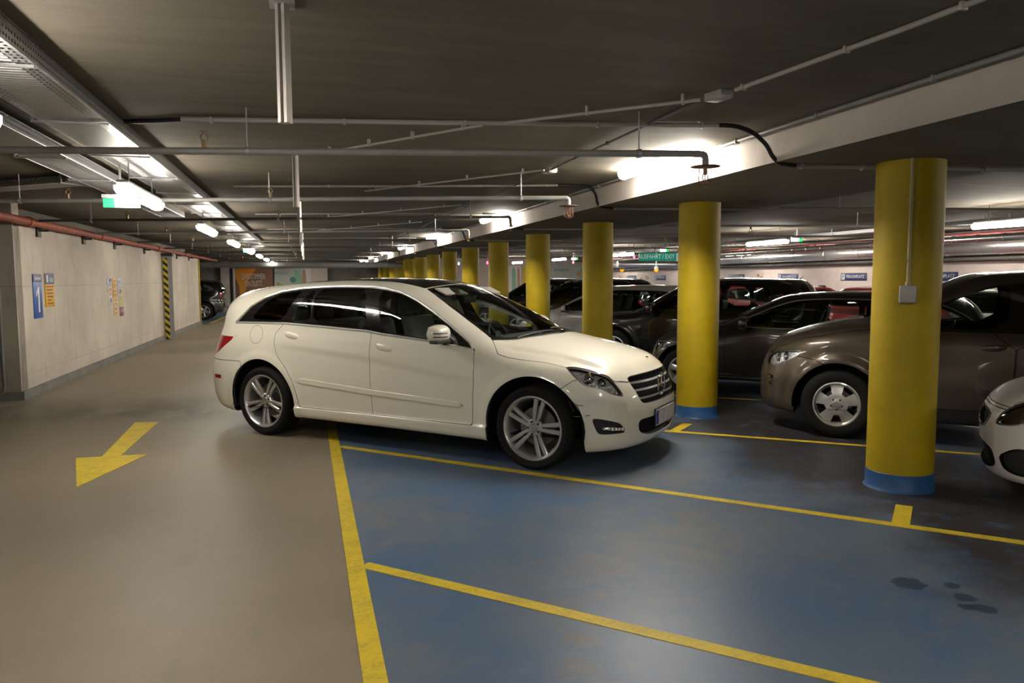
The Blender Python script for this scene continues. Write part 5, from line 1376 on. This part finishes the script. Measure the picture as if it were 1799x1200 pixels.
q5 = car_spec(.85, 2.65, .82, .91, 1.655, 1.08, .90, 1.07, 2.42, 1.25, -.45, -.66, QP, wr=.36,
    dlo=[(-.55, 1.22), (-.40, 1.37), (-.10, 1.51), (.4, 1.55), (1.0, 1.55), (1.28, 1.51), (1.62, 1.38), (2.08, 1.11), (1.6, 1.075), (.4, 1.10)],
    glass=[[(-.46, 1.22), (-.32, 1.37), (-.02, 1.48), (.20, 1.49), (.12, 1.15)], [(.20, 1.14), (.28, 1.50), (.6, 1.52), (.92, 1.52), (.98, 1.12)], [(1.12, 1.12), (1.06, 1.52), (1.26, 1.49), (1.58, 1.375), (1.84, 1.21), (1.84, 1.105)]],
    doors=[('rear_door', [(-.02, 1.12), (.10, .82), (.34, .62), (.42, .33), (1.10, .33), (1.06, 1.10)]), ('front_door', [(1.07, 1.10), (1.11, .33), (2.08, .33), (2.12, .8), (2.06, 1.07)])],
    headlight=[(2.20, .86), (2.35, .88), (2.55, .85), (2.74, .78), (2.76, .72), (2.56, .69), (2.36, .75)], projectors=[(2.50, .78, .04)],
    grille=[(-.40, .80), (.40, .80), (.34, .46), (-.34, .46)], slats=[lambda y: .75 + 0 * y, lambda y: .68 + 0 * y, lambda y: .61 + 0 * y, lambda y: .54 + 0 * y], sill=.33,
    handles=[(1.16, 1.38, .95, .95), (.12, .33, .97, .97)], wheel=('five', .24, .235, (90, 60)), rear_bumper=(.80, -.6), taillight=[(-.1, 1.12), (.1, 1.1), (.1, .88), (-.15, .95)])
q5o = build_car(q5, 'suv_car')
row2(q5o, 19.5, 6.0, 2.65, 'black SUV behind the dark grey estate, between the second and third yellow pillars')
for sg in (1, -1):
    bm = BM(); pts = [(x, sg * .60, on_top(q5['fn'], x, .60) + (.035 if 0 < i < 8 else .0)) for i, x in enumerate(np.linspace(-.40, 1.15, 9))]; tube(bm, bend(pts, .04), .014, 8); mesh_obj('roof_rail', bm, SATIN(), q5o)
bm = BM(); tube(bm, [(-.42, 0, 1.60), (-.50, 0, 1.68)], [.012, .004], 6); mesh_obj('roof_aerial', bm, PLASTIC(), q5o)
VP = paint('silver white car paint', (.55, .54, .52), .35)
van = car_spec(.85, 2.70, .95, .89, 1.51, .96, .80, .97, 2.55, 1.25, -.60, -.80, VP, wr=.32,
    dlo=[(-.75, 1.08), (-.60, 1.24), (-.32, 1.37), (.3, 1.40), (.95, 1.395), (1.35, 1.33), (1.75, 1.19), (2.24, .97), (1.6, .935), (.3, .965)],
    glass=[[(-.66, 1.08), (-.52, 1.23), (-.26, 1.33), (.02, 1.36), (.05, 1.01)], [(.13, 1.0), (.10, 1.365), (.5, 1.38), (.82, 1.375), (.90, .98)], [(1.04, .98), (.96, 1.37), (1.15, 1.345), (1.38, 1.28), (1.55, 1.22), (1.57, .96)], [(1.66, .955), (1.65, 1.18), (1.85, 1.10), (2.06, .985)]],
    doors=[('rear_door', [(-.05, 1.0), (.10, .76), (.32, .58), (.40, .30), (1.02, .30), (.97, .965)]), ('front_door', [(.98, .965), (1.03, .30), (2.14, .30), (2.18, .7), (2.10, .94)])],
    headlight=[(2.25, .76), (2.42, .77), (2.62, .72), (2.76, .64), (2.72, .57), (2.52, .58), (2.34, .66)], projectors=[(2.52, .66, .04)],
    grille=[(-.4, .66), (.4, .66), (.36, .56), (-.36, .56)], sill=.29, handles=[(1.08, 1.28, .85, .85), (.12, .30, .87, .87)], wheel=('five', .2, .2, (90, 60)), rear_bumper=(.7, -.55), taillight=[(-.1, 1.1), (.1, 1.1), (.1, .8), (-.15, .9)], mirror=(1.98, .99, 1.0))
vo = row2(build_car(van, 'family_van'), 22.75, 5.66, 2.70, 'silver white family van beyond the black SUV, between the third and fourth yellow pillars')
# farther cars of the row reuse the shapes in black
for k, (s_, src, xf, wb, lab) in enumerate(((26.0, q5o, 6.0, 2.65, 'black car whose roof shows beyond the silver white van'), (29.25, q5o, 5.9, 2.65, 'black car beyond the fifth yellow pillar, mostly hidden by the white estate'))):
    row2(copy_tree(src), s_, xf, wb, lab)
# dark car in the bay next to the white one
nb = copy_tree(eo); place(nb, .45, 12.3 + 0.0, HD, 'dark car in the next bay hidden behind the white estate bonnet')
# white small hatchback nose at the right edge
IBP = paint('white car paint', (.66, .63, .61), .3)
ib = car_spec(.80, 2.47, .78, .85, 1.445, .96, .80, .98, 1.85, .90, -.45, -.66, IBP, wr=.305,
    dlo=[(-.52, 1.08), (-.3, 1.25), (.1, 1.34), (.6, 1.345), (.9, 1.31), (1.25, 1.18), (1.60, .98), (1.2, .945), (.2, .97)],
    glass=[[(-.45, 1.09), (-.25, 1.24), (.1, 1.31), (.40, 1.315), (.46, .99)], [(.60, .985), (.52, 1.315), (.86, 1.28), (1.18, 1.165), (1.42, 1.02), (1.42, .965)]],
    doors=[('rear_door', [(-.25, .96), (.0, .7), (.2, .5), (.28, .28), (.58, .28), (.53, .955)]), ('front_door', [(.54, .955), (.59, .28), (1.72, .28), (1.76, .7), (1.70, .94)])],
    headlight=[(2.78, .555), (2.72, .65), (2.537, .738), (2.30, .80), (2.12, .80), (2.18, .66), (2.393, .595), (2.545, .572)], projectors=[(2.42, .66, .045), (2.29, .70, .035)],
    grille=[(-.36, .64), (.36, .64), (.26, .50), (-.26, .50)], slats=(), grille_frame=True, intakes=[('lower_intake', [(-.40, .40), (.40, .40), (.46, .25), (.30, .20), (-.30, .20), (-.46, .25)])],
    corner_intakes=[('fog_lamp_recess', [(2.695, .333), (2.493, .412), (2.382, .428), (2.18, .42), (2.18, .25), (2.42, .215), (2.62, .24)])],
    sill=.27, handles=[(.66, .85, .84, .84)], wheel=('five', .2, .2, (90, 60)), rear_bumper=(.62, -.45), taillight=[(-.05, .98), (.1, .96), (.1, .76), (-.15, .80), (-.25, .88)], grid=.028, bottom=[(-.78, .30), (.4, .22), (2.0, .20), (3.2, .14)], nose=[(.1, 3.20), (.22, 3.25), (.38, 3.27), (.55, 3.27), (.7, 3.24), (.80, 3.15), (1.05, 2.97)], k_hood=.13, k_front=.24, lamp_mat=lambda: mat('dark lamp reflector', (.06, .055, .05), .3, .6))
ibo = build_car(ib, 'hatchback_car')
row2(ibo, 10.05, 5.78, 2.47, 'white small hatchback nose cut off by the right edge, dark headlight')
# cars along the far right wall, noses to the wall
def repaint(o, m, old):
    for c in [o] + list(o.children_recursive):
        if c.type == 'MESH' and c.data.materials and c.data.materials[0] == old:
            c.data = c.data.copy(); c.data.materials[0] = m
REDPAINT = paint('red car paint', (.22, .012, .016), .3)
def wallcar(src, x, y, m, lab, ang=0.):
    c = copy_tree(src); repaint(c, m, src['_p'] if '_p' in src else IBP); place(c, x, y, ang, lab, 'cars parked nose to the far right wall'); return c
wallcar(ibo, 12.5, 14.6, REDPAINT, 'red hatchback by the far right wall, its roof showing above the dark estate', .0)
wallcar(ibo, 12.6, 11.2, IBP, 'white hatchback by the far right wall seen through the SUV window')
wallcar(ibo, 12.5, 17.8, REDPAINT, 'red car by the far right wall seen through the dark estate windows')
wallcar(ibo, 12.5, 21.0, REDPAINT, 'red car by the far right wall glimpsed through the rear windows of the black SUV')
# black SUV far left beyond the end of the left wall
cr = copy_tree(q5o); place(cr, -4.10, 34.3, PI, 'black SUV parked beyond the end of the left wall, tail towards the lane')
